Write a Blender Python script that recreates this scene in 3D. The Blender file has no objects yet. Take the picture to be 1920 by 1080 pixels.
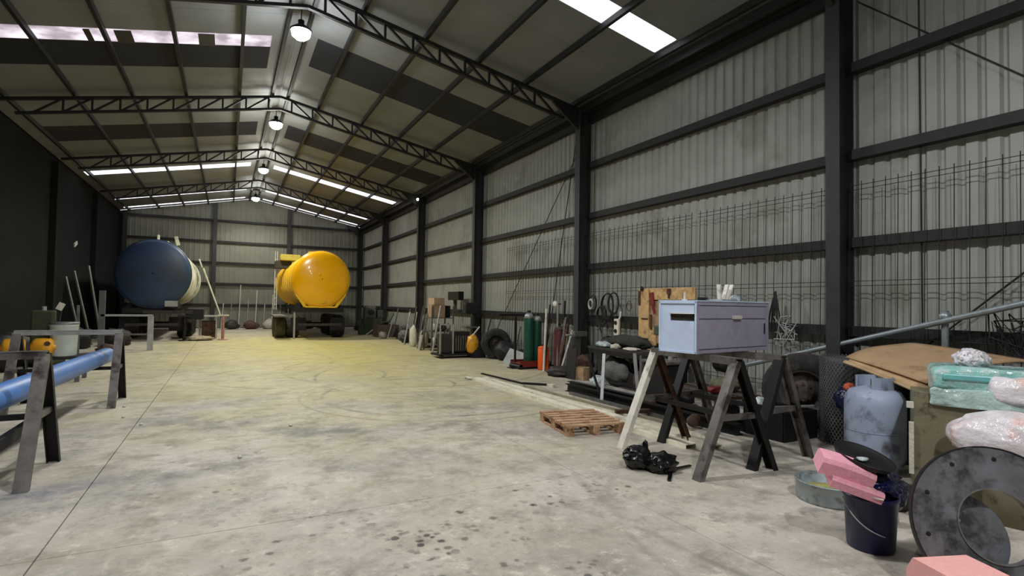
import bpy, bmesh, math, random
from mathutils import Vector, Matrix, noise
R = math.radians
rnd = random.Random(7)
scn = bpy.context.scene
col = scn.collection

# ------------------------------------------------------------------ camera
cam_d = bpy.data.cameras.new('camera')
cam = bpy.data.objects.new('camera', cam_d)
col.objects.link(cam)
scn.camera = cam
cam_d.sensor_fit = 'HORIZONTAL'
cam_d.sensor_width = 36.0
cam_d.lens = 36.0 * 1020.4 / 1920.0
cam_d.clip_start = 0.05
cam_d.clip_end = 200
YAW, PITCH, ROLL = R(27.525), R(1.698), R(0.878)
Fv = Vector((math.sin(YAW)*math.cos(PITCH), math.cos(YAW)*math.cos(PITCH), math.sin(PITCH)))
Rt = Vector((math.cos(YAW), -math.sin(YAW), 0))
Up = Rt.cross(Fv)
R2 = math.cos(ROLL)*Rt + math.sin(ROLL)*Up
U2 = -math.sin(ROLL)*Rt + math.cos(ROLL)*Up
m = Matrix.Identity(4)
for i in range(3):
    m[i][0], m[i][1], m[i][2] = R2[i], U2[i], -Fv[i]
m.translation = Vector((0, 0, 1.6))
cam.matrix_world = m

# ------------------------------------------------------------------ world, exposure, lamps' light
w = bpy.data.worlds.new('overcast_sky')
scn.world = w
w.use_nodes = True
bg = w.node_tree.nodes['Background']
bg.inputs[0].default_value = (0.93, 0.95, 1.0, 1)
bg.inputs[1].default_value = 3.0
scn.view_settings.view_transform = 'Standard'
scn.view_settings.look = 'None'
scn.view_settings.exposure = 0.0
scn.view_settings.gamma = 1.0
scn.view_settings.use_curve_mapping = False
LAMP_Y = [-1.9, 4.6, 11.53, 17.97, 24.56, 31.73]
LAMP_W = [440, 330, 300, 350, 390, 220]
LAMP_X, LAMP_Z = 1.15, 7.0
for y, p in zip(LAMP_Y, LAMP_W):
    ld = bpy.data.lights.new('high_bay_light', 'SPOT')
    ld.energy = p*2.2
    ld.spot_size = R(160)
    ld.spot_blend = 0.55
    ld.shadow_soft_size = 0.16
    ld.color = (0.97, 0.985, 1.0) if y < 15 else (1.0, 0.98, 0.84)
    lo = bpy.data.objects.new('high_bay_light', ld)
    lo.location = (LAMP_X, y, LAMP_Z-0.28)
    col.objects.link(lo)
    lp = bpy.data.lights.new('high_bay_spill', 'POINT')   # the lamp's bowl also lets some light out sideways and up
    lp.energy = p*.22; lp.shadow_soft_size = .25; lp.color = ld.color
    lq = bpy.data.objects.new('high_bay_spill', lp); lq.location = (LAMP_X, y, LAMP_Z-.45)
    col.objects.link(lq)

# ------------------------------------------------------------------ materials
def lin(c):
    return tuple(((x/255)/12.92 if x/255 <= .04045 else ((x/255+.055)/1.055)**2.4) for x in c)
MATS = {}
def mat(name, rgb, rough=.6, metal=0.0, var=.12, scale=6.0, bump=.0, bscale=40.0, dirt=None, dirt_amt=.0, dscale=3.0, coat=0.0, alpha=1.0, trans=0.0, spec=None):
    """rgb in 0-255 sRGB; tone variation + patches of dirt, all in object space of the world position"""
    if name in MATS: return MATS[name]
    mt = bpy.data.materials.new(name); mt.use_nodes = True
    nt = mt.node_tree; N = nt.nodes; L = nt.links
    b = N['Principled BSDF']
    c = lin(rgb)
    geo = N.new('ShaderNodeNewGeometry')
    n = N.new('ShaderNodeTexNoise'); n.inputs['Scale'].default_value = scale; n.inputs['Detail'].default_value = 4
    L.new(geo.outputs['Position'], n.inputs['Vector'])
    cr = N.new('ShaderNodeValToRGB')
    cr.color_ramp.elements[0].position = .3; cr.color_ramp.elements[1].position = .7
    cr.color_ramp.elements[0].color = (*[x*(1-var*1.5) for x in c], 1)
    cr.color_ramp.elements[1].color = (*[min(1, x*(1+var)) for x in c], 1)
    L.new(n.outputs['Fac'], cr.inputs['Fac'])
    out = cr.outputs['Color']
    if dirt:
        n2 = N.new('ShaderNodeTexNoise'); n2.inputs['Scale'].default_value = dscale; n2.inputs['Detail'].default_value = 6; n2.inputs['Roughness'].default_value = .65
        L.new(geo.outputs['Position'], n2.inputs['Vector'])
        r2 = N.new('ShaderNodeValToRGB')
        r2.color_ramp.elements[0].position = .62-dirt_amt*.35; r2.color_ramp.elements[1].position = .72-dirt_amt*.25
        L.new(n2.outputs['Fac'], r2.inputs['Fac'])
        mx = N.new('ShaderNodeMix'); mx.data_type = 'RGBA'
        L.new(r2.outputs['Color'], mx.inputs['Factor'])
        L.new(out, mx.inputs['A']); mx.inputs['B'].default_value = (*lin(dirt), 1)
        out = mx.outputs['Result']
    L.new(out, b.inputs['Base Color'])
    b.inputs['Roughness'].default_value = rough
    b.inputs['Metallic'].default_value = metal
    b.inputs['Coat Weight'].default_value = coat
    if spec is not None: b.inputs['Specular IOR Level'].default_value = spec
    if alpha < 1: b.inputs['Alpha'].default_value = alpha
    if trans: b.inputs['Transmission Weight'].default_value = trans
    if bump:
        n3 = N.new('ShaderNodeTexNoise'); n3.inputs['Scale'].default_value = bscale; n3.inputs['Detail'].default_value = 3
        L.new(geo.outputs['Position'], n3.inputs['Vector'])
        bp = N.new('ShaderNodeBump'); bp.inputs['Strength'].default_value = bump; bp.inputs['Distance'].default_value = .02
        L.new(n3.outputs['Fac'], bp.inputs['Height']); L.new(bp.outputs['Normal'], b.inputs['Normal'])
    MATS[name] = mt
    return mt

def emit(name, rgb, s):
    mt = bpy.data.materials.new(name); mt.use_nodes = True
    nt = mt.node_tree; nt.nodes.clear()
    e = nt.nodes.new('ShaderNodeEmission'); e.inputs[0].default_value = (*rgb, 1); e.inputs[1].default_value = s
    o = nt.nodes.new('ShaderNodeOutputMaterial'); nt.links.new(e.outputs[0], o.inputs[0])
    return mt

def floor_material():
    mt = bpy.data.materials.new('worn_concrete'); mt.use_nodes = True
    nt = mt.node_tree; N = nt.nodes; L = nt.links; b = N['Principled BSDF']
    geo = N.new('ShaderNodeNewGeometry'); P = geo.outputs['Position']
    def noise_(scale, detail=5, rough=.6, vec=P):
        n = N.new('ShaderNodeTexNoise'); n.inputs['Scale'].default_value = scale
        n.inputs['Detail'].default_value = detail; n.inputs['Roughness'].default_value = rough
        L.new(vec, n.inputs['Vector']); return n.outputs['Fac']
    def ramp(f, a, bb, v0=0., v1=1.):
        r = N.new('ShaderNodeMapRange'); r.inputs['From Min'].default_value = a; r.inputs['From Max'].default_value = bb
        r.inputs['To Min'].default_value = v0; r.inputs['To Max'].default_value = v1; r.clamp = True
        L.new(f, r.inputs['Value']); return r.outputs['Result']
    def math_(op, a, bb=None):
        q = N.new('ShaderNodeMath'); q.operation = op
        for i, v in enumerate((a, bb)):
            if v is None: continue
            if isinstance(v, (int, float)): q.inputs[i].default_value = v
            else: L.new(v, q.inputs[i])
        return q.outputs[0]
    def mix(f, a, bb):
        q = N.new('ShaderNodeMix'); q.data_type = 'RGBA'
        if isinstance(f, (int, float)): q.inputs['Factor'].default_value = f
        else: L.new(f, q.inputs['Factor'])
        for k, v in (('A', a), ('B', bb)):
            if isinstance(v, tuple): q.inputs[k].default_value = (*lin(v), 1)
            else: L.new(v, q.inputs[k])
        return q.outputs['Result']
    def dist(cx, cy, sx=1., sy=1.):
        mp = N.new('ShaderNodeMapping'); mp.vector_type = 'POINT'
        mp.inputs['Location'].default_value = (-cx/sx, -cy/sy, 0); mp.inputs['Scale'].default_value = (1/sx, 1/sy, 0)
        L.new(P, mp.inputs['Vector'])
        v = N.new('ShaderNodeVectorMath'); v.operation = 'LENGTH'; L.new(mp.outputs['Vector'], v.inputs[0])
        return v.outputs['Value']
    nz1, nz2, nz3 = noise_(.55, 6, .65), noise_(2.6, 8, .7), noise_(14, 6, .7)
    c = mix(ramp(nz1, .35, .68), (164, 157, 146), (206, 197, 184))
    c = mix(ramp(nz2, .48, .64, 0, .75), c, (136, 130, 119))
    c = mix(ramp(nz3, .5, .7, 0, .5), c, (214, 205, 192))
    c = mix(ramp(noise_(7, 7, .75), .54, .64, 0, .55), c, (122, 115, 106))
    c = mix(ramp(noise_(3.4, 9, .8), .55, .6, 0, .45), c, (140, 130, 120))
    c = mix(ramp(noise_(4.4, 9, .8), .56, .62, 0, .5), c, (224, 214, 200))
    # yellow tone around the trucks, broken up by noise and fading outward
    d = dist(2.6, 19.5, 5.0, 10.5)
    d = math_('ADD', d, math_('MULTIPLY', math_('SUBTRACT', noise_(.5, 7, .65), .5), 1.3))
    yellow_tint = math_('MULTIPLY', ramp(d, .25, 1.25, 1, 0), ramp(nz2, .25, .6, 1.0, .6))
    c = mix(yellow_tint, c, (200, 186, 82))
    # thin greenish tone further out
    d2 = dist(1.5, 11, 6.5, 9.0)
    c = mix(math_('MULTIPLY', ramp(d2, .3, 1.1, .42, 0), ramp(noise_(.9, 5), .35, .6)), c, (172, 163, 104))
    # grey rubbed bands and tyre arcs
    c = mix(math_('MULTIPLY', ramp(noise_(.8, 8, .72), .5, .62, 0, .75), ramp(dist(1.2, 7.3, 4.2, 3.0), .4, 1.1, 1, 0)), c, (104, 104, 96))
    for (cx, cy, rr_, ww, a) in ((3.4, 9.2, 2.0, .07, .8), (3.4, 9.2, 2.35, .05, .7), (4.2, 13.0, 3.1, .08, .7), (-2.0, 16.0, 4.6, .09, .6), (5.2, 11.4, 3.6, .07, .75), (1.4, 12.5, 1.8, .07, .6), (6, 3, 3.3, .07, .6), (5.0, 2.2, 2.6, .06, .5), (3.0, 10.5, 1.1, .06, .6)):
        ring = math_('ABSOLUTE', math_('SUBTRACT', dist(cx, cy), rr_))
        ring = math_('ADD', ring, math_('MULTIPLY', math_('SUBTRACT', nz2, .45), .18))
        c = mix(math_('MULTIPLY', ramp(ring, 0, ww, a, 0), ramp(noise_(.7, 3), .42, .6)), c, (84, 83, 74))
    # spots and drips of oil
    for (cx, cy, sx, sy, sc, th, amt) in ((2.0, 3.95, 1.5, .5, 8, .3, .95), (1.15, 3.55, .6, .4, 12, .4, .95), (1.0, 3.2, 1.2, .4, 9, .28, .8), (.3, 4.0, .9, .7, 9, .3, .7), (-.2, 5.4, .7, .9, 10, .3, .65), (1.9, 2.9, .3, .9, 13, .38, .75), (3.2, 4.0, .8, .5, 9, .25, .8), (-.2, 7.0, 1.4, 1.4, 5, .18, .5), (1.6, 2.9, .25, 1.0, 12, .3, .6), (4.5, 3.3, 1.6, .9, 7, .12, .6), (1.4, 9.6, 3.0, 1.5, 3, .11, .5)):
        vo = N.new('ShaderNodeTexVoronoi'); vo.inputs['Scale'].default_value = sc; vo.inputs['Randomness'].default_value = 1
        L.new(P, vo.inputs['Vector'])
        s = ramp(math_('ADD', vo.outputs['Distance'], math_('MULTIPLY', math_('SUBTRACT', nz3, .5), .8)), th*.6, th, 1, 0)
        s = math_('MULTIPLY', s, ramp(dist(cx, cy, sx, sy), .3, 1.0, 1, 0))
        s = math_('MULTIPLY', s, ramp(noise_(2.1, 3), .45, .55))
        c = mix(math_('MULTIPLY', s, amt), c, (62, 58, 53))
    # blue-grey patch by the trestle, mottled by noise
    c = mix(math_('MULTIPLY', ramp(dist(-1.25, 5.7, 1.3, .55), .2, 1.0, .75, 0), ramp(nz2, .35, .6)), c, (104, 110, 124))
    L.new(c, b.inputs['Base Color'])
    L.new(ramp(nz2, .3, .7, .55, .8), b.inputs['Roughness'])
    bp = N.new('ShaderNodeBump'); bp.inputs['Strength'].default_value = .25; bp.inputs['Distance'].default_value = .01
    L.new(noise_(30, 6, .7), bp.inputs['Height']); L.new(bp.outputs['Normal'], b.inputs['Normal'])
    return mt

M_floor = floor_material()
M_clad = mat('galvanised_cladding', (152, 153, 145), .5, .2, .07, 2.0, dirt=(132, 132, 122), dirt_amt=.2, dscale=.9)
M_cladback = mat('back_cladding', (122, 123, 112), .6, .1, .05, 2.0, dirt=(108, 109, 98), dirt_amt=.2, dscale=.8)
M_roof = mat('roof_underside', (126, 129, 130), .6, .1, .07, 1.5)
M_dark = mat('dark_steel', (33, 32, 32), .6, .2, .15, 8)
M_col = mat('column_steel', (52, 51, 53), .55, .2, .15, 6)
M_shade = mat('dark_roof_cloth', (34, 35, 44), .85, 0, .15, 2)
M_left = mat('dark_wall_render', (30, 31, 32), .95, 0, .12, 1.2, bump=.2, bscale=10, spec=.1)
M_steel = mat('worn_grey_steel', (116, 111, 107), .5, .45, .2, 9, dirt=(62, 54, 48), dirt_amt=.35, dscale=5)
M_black = mat('black_steel', (26, 26, 27), .5, .3, .2, 9)
M_white = mat('white_painted_steel', (214, 210, 196), .45, 0, .08, 7, dirt=(160, 150, 132), dirt_amt=.2, dscale=8)
M_rust = mat('rusty_steel', (92, 62, 46), .8, .2, .3, 12, dirt=(52, 38, 32), dirt_amt=.4, dscale=9)
M_yellow = mat('yellow_tank_paint', (246, 178, 8), .22, 0, .04, 2, coat=.5)
M_yrim = mat('yellow_rim_paint', (232, 184, 40), .3, 0, .05, 3)
M_blue = mat('blue_tank_paint', (42, 62, 94), .45, 0, .1, 1.0, dirt=(44, 52, 64), dirt_amt=.4, dscale=.7)
M_pipe = mat('blue_pipe_paint', (84, 128, 192), .42, 0, .07, 3, dirt=(98, 128, 176), dirt_amt=.2, dscale=5)
M_cream = mat('cream_tank_paint', (214, 216, 196), .5, 0, .08, 1.5, dirt=(120, 120, 96), dirt_amt=.3, dscale=1)
M_rubber = mat('tyre_rubber', (38, 37, 36), .85, 0, .2, 10, dirt=(74, 68, 60), dirt_amt=.3, dscale=6)
M_wood = mat('pallet_wood', (190, 154, 120), .8, 0, .2, 14, dirt=(122, 84, 58), dirt_amt=.35, dscale=7)
M_ply = mat('plywood', (200, 164, 112), .75, 0, .15, 9, dirt=(148, 104, 58), dirt_amt=.25, dscale=8)
M_card = mat('cardboard', (172, 142, 108), .9, 0, .08, 5, dirt=(140, 112, 84), dirt_amt=.2, dscale=4)
M_lav_lit = mat('lavender_paint_lit', (194, 210, 232), .45, 0, .06, 4, dirt=(184, 198, 222), dirt_amt=.25, dscale=6)  # lit copy of the box paint, lighter for the lamp-facing side and lid
M_lav_shaded = mat('lavender_paint_shaded', (160, 155, 177), .5, 0, .05, 4, dirt=(148, 143, 165), dirt_amt=.25, dscale=6)  # shaded copy of the same box paint, darker for the front
M_green = mat('green_cylinder_paint', (18, 74, 58), .4, 0, .1, 5)
M_red = mat('red_paint', (118, 34, 30), .5, 0, .15, 8)
M_orange = mat('orange_paint', (232, 96, 34), .45, 0, .08, 6)
M_ltgrey = mat('light_grey_metal', (168, 170, 168), .45, .4, .12, 7)
M_galv = mat('galvanised_pipe', (142, 150, 154), .38, .5, .1, 12)
M_tankg = mat('pale_blue_grey_paint', (160, 172, 194), .45, 0, .1, 4, dirt=(108, 114, 130), dirt_amt=.3, dscale=6)
M_olive = mat('olive_grey_paint', (124, 117, 92), .6, 0, .08, 4, dirt=(84, 74, 56), dirt_amt=.2, dscale=9)
M_navy = mat('dark_blue_plastic', (15, 16, 62), .35, 0, .1, 6)
M_bag = mat('black_plastic_bag', (9, 9, 11), .24, 0, .2, 9, bump=.5, bscale=18)
M_navybag = mat('navy_plastic_bag', (15, 17, 58), .2, 0, .2, 9, bump=.8, bscale=24)
M_pink = mat('pink_foam', (240, 168, 184), .85, 0, .06, 30, bump=.3, bscale=120)
M_pink2 = mat('pale_pink_foam', (240, 176, 170), .85, 0, .04, 30)
M_cyan = mat('turquoise_film', (146, 200, 192), .15, 0, .15, 9, dirt=(190, 212, 208), dirt_amt=.5, dscale=12, bump=.9, bscale=22, coat=.5)
M_wrap = mat('milky_plastic_wrap', (234, 226, 230), .2, 0, .1, 10, dirt=(236, 200, 190), dirt_amt=.2, dscale=6, bump=.8, bscale=20, coat=.5)
M_foil = mat('crumpled_white_film', (240, 236, 240), .2, .1, .12, 30, dirt=(150, 138, 142), dirt_amt=.3, dscale=26, bump=1.0, bscale=50)
M_clear = mat('silver_plastic_bag', (188, 198, 200), .25, 0, .25, 30, bump=.8, bscale=40)
M_ring = mat('flame_cut_steel', (112, 112, 118), .45, .25, .18, 7, dirt=(58, 56, 58), dirt_amt=.4, dscale=6)
M_ringedge = mat('cut_steel_edge', (138, 134, 136), .35, .6, .15, 20)
M_junk = [mat('oily_scrap', (58, 54, 50), .6, .3, .3, 14), mat('grey_scrap', (110, 108, 104), .5, .4, .25, 14), mat('brown_scrap', (86, 64, 52), .8, .1, .3, 14), mat('dark_scrap', (32, 31, 32), .6, .2, .3, 14), mat('pale_scrap', (168, 164, 156), .6, .2, .2, 14), mat('green_scrap', (72, 82, 66), .6, .2, .2, 14)]
M_bin = mat('pale_tin', (156, 166, 168), .4, .4, .12, 8, dirt=(110, 116, 116), dirt_amt=.3, dscale=9)
M_yel2 = mat('amber_plastic', (222, 158, 40), .4, 0, .12, 8, dirt=(150, 96, 34), dirt_amt=.25, dscale=9)
M_whiteplastic = mat('white_plastic', (196, 206, 200), .4, 0, .05, 6)
M_cloth = mat('pale_sack_cloth', (206, 202, 184), .9, 0, .12, 10, bump=.5, bscale=40)
M_glow = emit('lamp_glow', (.94, .98, 1.0), 60)
M_dot = emit('small_lamp_glow', (1, 1, .95), 6)

def pane_material():
    mt = bpy.data.materials.new('translucent_roof_sheet'); mt.use_nodes = True
    nt = mt.node_tree; N = nt.nodes; L = nt.links
    N.clear()
    t = N.new('ShaderNodeBsdfTranslucent'); t.inputs[0].default_value = (.95, .93, .95, 1)
    tr = N.new('ShaderNodeBsdfTransparent'); tr.inputs[0].default_value = (.95, .95, .97, 1)
    mx = N.new('ShaderNodeMixShader'); mx.inputs[0].default_value = .3
    o = N.new('ShaderNodeOutputMaterial')
    L.new(t.outputs[0], mx.inputs[1]); L.new(tr.outputs[0], mx.inputs[2]); L.new(mx.outputs[0], o.inputs[0])
    return mt
M_pane = pane_material()
def dusty():
    mt = bpy.data.materials.new('dusty_pane'); mt.use_nodes = True
    nt = mt.node_tree; N = nt.nodes; L = nt.links; N.clear()
    g = N.new('ShaderNodeNewGeometry'); n = N.new('ShaderNodeTexNoise'); n.inputs['Scale'].default_value = 2.2; n.inputs['Detail'].default_value = 6
    L.new(g.outputs['Position'], n.inputs['Vector'])
    cr = N.new('ShaderNodeValToRGB'); cr.color_ramp.elements[0].position = .35; cr.color_ramp.elements[1].position = .65
    cr.color_ramp.elements[0].color = (.42, .38, .39, 1); cr.color_ramp.elements[1].color = (.7, .65, .67, 1)
    L.new(n.outputs['Fac'], cr.inputs[0])
    t = N.new('ShaderNodeBsdfTranslucent'); L.new(cr.outputs[0], t.inputs[0])
    o = N.new('ShaderNodeOutputMaterial'); L.new(t.outputs[0], o.inputs[0])
    return mt
M_dusty = dusty()

# ------------------------------------------------------------------ mesh helpers
class MB:
    def __init__(s): s.v = []; s.f = []; s.sm = []
    def add(s, vs, fs, smooth=False):
        o = len(s.v); s.v += [tuple(v) for v in vs]
        for f in fs: s.f.append([i+o for i in f]); s.sm.append(smooth)
        return s
    def box(s, c, d, rz=0, M=None):
        hx, hy, hz = d[0]/2, d[1]/2, d[2]/2
        vs = [Vector((x, y, z)) for z in (-hz, hz) for y in (-hy, hy) for x in (-hx, hx)]
        rot = M if M is not None else Matrix.Rotation(rz, 3, 'Z')
        vs = [rot @ v + Vector(c) for v in vs]
        return s.add(vs, [(0, 2, 3, 1), (4, 5, 7, 6), (0, 1, 5, 4), (2, 6, 7, 3), (0, 4, 6, 2), (1, 3, 7, 5)])
    def bar(s, p0, p1, w_, h_, up=(0, 0, 1)):
        p0, p1 = Vector(p0), Vector(p1); d = (p1-p0); ln = d.length; d.normalize()
        u = Vector(up)
        if abs(d.dot(u)) > .98: u = Vector((1, 0, 0))
        side = d.cross(u).normalized(); u2 = side.cross(d).normalized()
        M = Matrix((side, d, u2)).transposed()
        return s.box((p0+p1)/2, (w_, ln, h_), M=M)
    def frame(s, d):
        d = Vector(d).normalized()
        a = Vector((0, 0, 1)) if abs(d.z) < .95 else Vector((1, 0, 0))
        x = d.cross(a).normalized(); y = d.cross(x).normalized()
        return x, y
    def tube(s, p0, p1, r, r2=None, seg=14, caps=True):
        p0, p1 = Vector(p0), Vector(p1); r2 = r if r2 is None else r2
        x, y = s.frame(p1-p0)
        vs = []
        for p, q in ((p0, r), (p1, r2)):
            for i in range(seg):
                a = 2*math.pi*i/seg; vs.append(p + x*math.cos(a)*q + y*math.sin(a)*q)
        s.add(vs, [(i, (i+1) % seg, seg+(i+1) % seg, seg+i) for i in range(seg)], True)
        if caps:
            s.add(vs[:seg], [tuple(range(seg))[::-1]]); s.add(vs[seg:], [tuple(range(seg))])
        return s
    def path(s, pts, r, seg=8):
        pts = [Vector(p) for p in pts]; n = len(pts); vs = []
        x = None
        for i, p in enumerate(pts):
            d = (pts[min(i+1, n-1)]-pts[max(i-1, 0)]).normalized()
            if x is None: x, _ = s.frame(d)
            x = (x-d*x.dot(d)).normalized(); y = d.cross(x)
            for k in range(seg):
                a = 2*math.pi*k/seg; vs.append(p+x*math.cos(a)*r+y*math.sin(a)*r)
        fs = [(i*seg+k, i*seg+(k+1) % seg, (i+1)*seg+(k+1) % seg, (i+1)*seg+k) for i in range(n-1) for k in range(seg)]
        s.add(vs, fs, True); s.add(vs[:seg], [tuple(range(seg))[::-1]]); s.add(vs[-seg:], [tuple(range(seg))])
        return s
    def lathe(s, prof, o=(0, 0, 0), axis=(0, 0, 1), seg=28, smooth=True, sx=1., sy=1.):
        ax = Vector(axis).normalized(); x, y = s.frame(ax); o = Vector(o)
        if abs(ax.z) > .999: x, y = Vector((1, 0, 0)), Vector((0, 1, 0))*(1 if ax.z > 0 else -1)
        vs = []
        for (r, z) in prof:
            for i in range(seg):
                a = 2*math.pi*i/seg; vs.append(o+ax*z+x*math.cos(a)*r*sx+y*math.sin(a)*r*sy)
        fs = [(j*seg+i, j*seg+(i+1) % seg, (j+1)*seg+(i+1) % seg, (j+1)*seg+i) for j in range(len(prof)-1) for i in range(seg)]
        return s.add(vs, fs, smooth)
    def prism(s, poly, d, M=Matrix.Identity(4)):
        n = len(poly)
        vs = [M @ Vector((p[0], p[1], 0)) for p in poly]+[M @ Vector((p[0], p[1], d)) for p in poly]
        return s.add(vs, [tuple(range(n))[::-1], tuple(range(n, 2*n))]+[(i, (i+1) % n, n+(i+1) % n, n+i) for i in range(n)])
    def sheet(s, fn, nu, nv, th=None, smooth=True):
        vs = [fn(i/nu, j/nv) for j in range(nv+1) for i in range(nu+1)]
        q = lambda i, j: j*(nu+1)+i
        return s.add(vs, [(q(i, j), q(i+1, j), q(i+1, j+1), q(i, j+1)) for j in range(nv) for i in range(nu)], smooth)
    def mesh(s, name, bevel=0, fix=True):
        me = bpy.data.meshes.new(name); me.from_pydata(s.v, [], s.f)
        for p, k in zip(me.polygons, s.sm): p.use_smooth = k
        if fix or bevel:
            bm = bmesh.new(); bm.from_mesh(me)
            if bevel:
                bmesh.ops.remove_doubles(bm, verts=bm.verts, dist=1e-6)
                es = [e for e in bm.edges if len(e.link_faces) == 2 and e.calc_face_angle(0) > R(40)]
                bmesh.ops.bevel(bm, geom=es, offset=bevel, segments=2, affect='EDGES', profile=.5)
            bmesh.ops.recalc_face_normals(bm, faces=bm.faces)
            bm.to_mesh(me); bm.free()
        return me
    def build(s, name, m_, parent=None, bevel=0, loc=None, solid=0, fix=True):
        if parent is not None and loc is None:
            off = Vector(parent['_o']) if '_o' in parent else Vector((0, 0, 0))
        else: off = Vector(loc or (0, 0, 0))
        s.v = [tuple(Vector(v)-off) for v in s.v]
        me = s.mesh(name, bevel, fix); me.materials.append(m_)
        o = bpy.data.objects.new(name, me); col.objects.link(o)
        if parent is not None: o.parent = parent; o['_o'] = tuple(off)
        else: o.location = off; o['_o'] = tuple(off)
        if solid:
            md = o.modifiers.new('thickness', 'SOLIDIFY'); md.thickness = solid; md.offset = 0
        return o

def tag(o, label, cat, group=None, kind=None):
    if label: o['label'] = label
    if cat: o['category'] = cat
    if group: o['group'] = group
    if kind: o['kind'] = kind
    return o
def thing(name, loc, label, cat, group=None):
    o = bpy.data.objects.new(name, None); col.objects.link(o); o.location = loc
    o.empty_display_size = .1
    o['_o'] = tuple(loc)
    return tag(o, label, cat, group)
def place(name, me, parent, loc, rot=(0, 0, 0), scale=None):
    """another piece that shares mesh data; loc is world, parents are unrotated"""
    o = bpy.data.objects.new(name, me); col.objects.link(o)
    o.parent = parent; o.location = Vector(loc)-Vector(parent['_o'] if '_o' in parent else (0, 0, 0))
    o.rotation_euler = rot
    if scale: o.scale = scale
    return o
def copy_tree(o, parent=None):
    c = o.copy(); col.objects.link(c); c.parent = parent
    for ch in o.children: copy_tree(ch, c)
    return c
def mesh_of(mb, name, m_, bevel=0):
    me = mb.mesh(name, bevel); me.materials.append(m_); return me
def blob(mb, c, rad, amp=.2, freq=3., sub=3, seed=0, floor_z=None, M=None):
    bm = bmesh.new(); bmesh.ops.create_icosphere(bm, subdivisions=sub, radius=1)
    vs = []
    for v in bm.verts:
        n = v.co.normalized()
        k = 1+amp*noise.fractal(n*freq+Vector((seed*7.3, seed, 0)), 1.1, 2.1, 2)
        p = Vector((n.x*rad[0], n.y*rad[1], n.z*rad[2]))*k
        if M is not None: p = M @ p
        p = p+Vector(c)
        if floor_z is not None and p.z < floor_z: p.z = floor_z
        vs.append(p)
    fs = [tuple(v.index for v in f.verts) for f in bm.faces]
    bm.free()
    return mb.add(vs, fs, True)

# ------------------------------------------------------------------ floor: concrete slabs with recessed joints
XW, XL, YF, YB = 7.5, -5.15, -4.0, 34.74
floor = MB().box(((XW+XL)/2, (YF+YB)/2, -.11), (XW-XL+.6, YB-YF+.6, .06)).build('floor', M_floor)
floor['kind'] = 'structure'
xs = [XL, -1.0, 3.0, 7.0, XW]
ys = [YF, -1.5, 1.4]; y = 4.3
while y < YB: ys.append(y); y += 2.9
ys.append(YB)
jg = .004
for i in range(len(xs)-1):
    for j in range(len(ys)-1):
        x0, x1, y0, y1 = xs[i]+jg, xs[i+1]-jg, ys[j]+jg, ys[j+1]-jg
        b_ = MB(); e = .004
        vs = [(x0, y0, -.08), (x1, y0, -.08), (x1, y1, -.08), (x0, y1, -.08), (x0, y0, -e), (x1, y0, -e), (x1, y1, -e), (x0, y1, -e),
              (x0+e, y0+e, 0), (x1-e, y0+e, 0), (x1-e, y1-e, 0), (x0+e, y1-e, 0)]
        fs = [(3, 2, 1, 0)]+[(a, (a+1) % 4, 4+(a+1) % 4, 4+a) for a in range(4)]+[(4+a, 4+(a+1) % 4, 8+(a+1) % 4, 8+a) for a in range(4)]+[(8, 9, 10, 11)]
        b_.add(vs, fs); b_.build('concrete_slab', M_floor, floor, fix=False)

# ------------------------------------------------------------------ roof geometry
XR, ZR, SL = 1.15, 7.47, .197
def roof_z(x): return ZR-SL*abs(x-XR)
COLY = [-1.58, 4.43, 10.44, 16.45, 22.45, 28.46, 34.5]

# corrugated sheet profile along a length; returns points (s, depth)
def corrugation(length, pitch=.2, rib=.06, dep=.028):
    pts = []; s_ = 0
    while s_ < length-1e-6:
        for a, d_ in ((0, 0), (pitch-rib-.03, 0), (pitch-rib, dep), (pitch-.03, dep)):
            if s_+a <= length: pts.append((s_+a, d_))
        s_ += pitch
    pts.append((length, 0))
    return pts
# right wall
wall_r = MB().box((XW+.09, (YF+YB)/2, .06), (.16, YB-YF, .12)).build('wall_right', M_left)
wall_r['kind'] = 'structure'
pr = corrugation(1.0)
cb = MB()
H_R = roof_z(XW)-.02
vs = [(d_, s_, z) for z in (0.05, H_R) for (s_, d_) in pr]
n = len(pr); cb.add(vs, [(i, i+1, n+i+1, n+i) for i in range(n-1)])
clad = mesh_of(cb, 'cladding_sheet', M_clad)
y = YF
while y < YB-.1:
    place('cladding_sheet', clad, wall_r, (XW+.0, y, 0)); y += 1.0
MB().box((XW+.06, (YF+YB)/2, 3.1), (.02, YB-YF+.2, 6.3)).build('outer_lining', M_dark, wall_r)
GZ = [1.31, 2.49, 3.67, 4.855]
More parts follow.
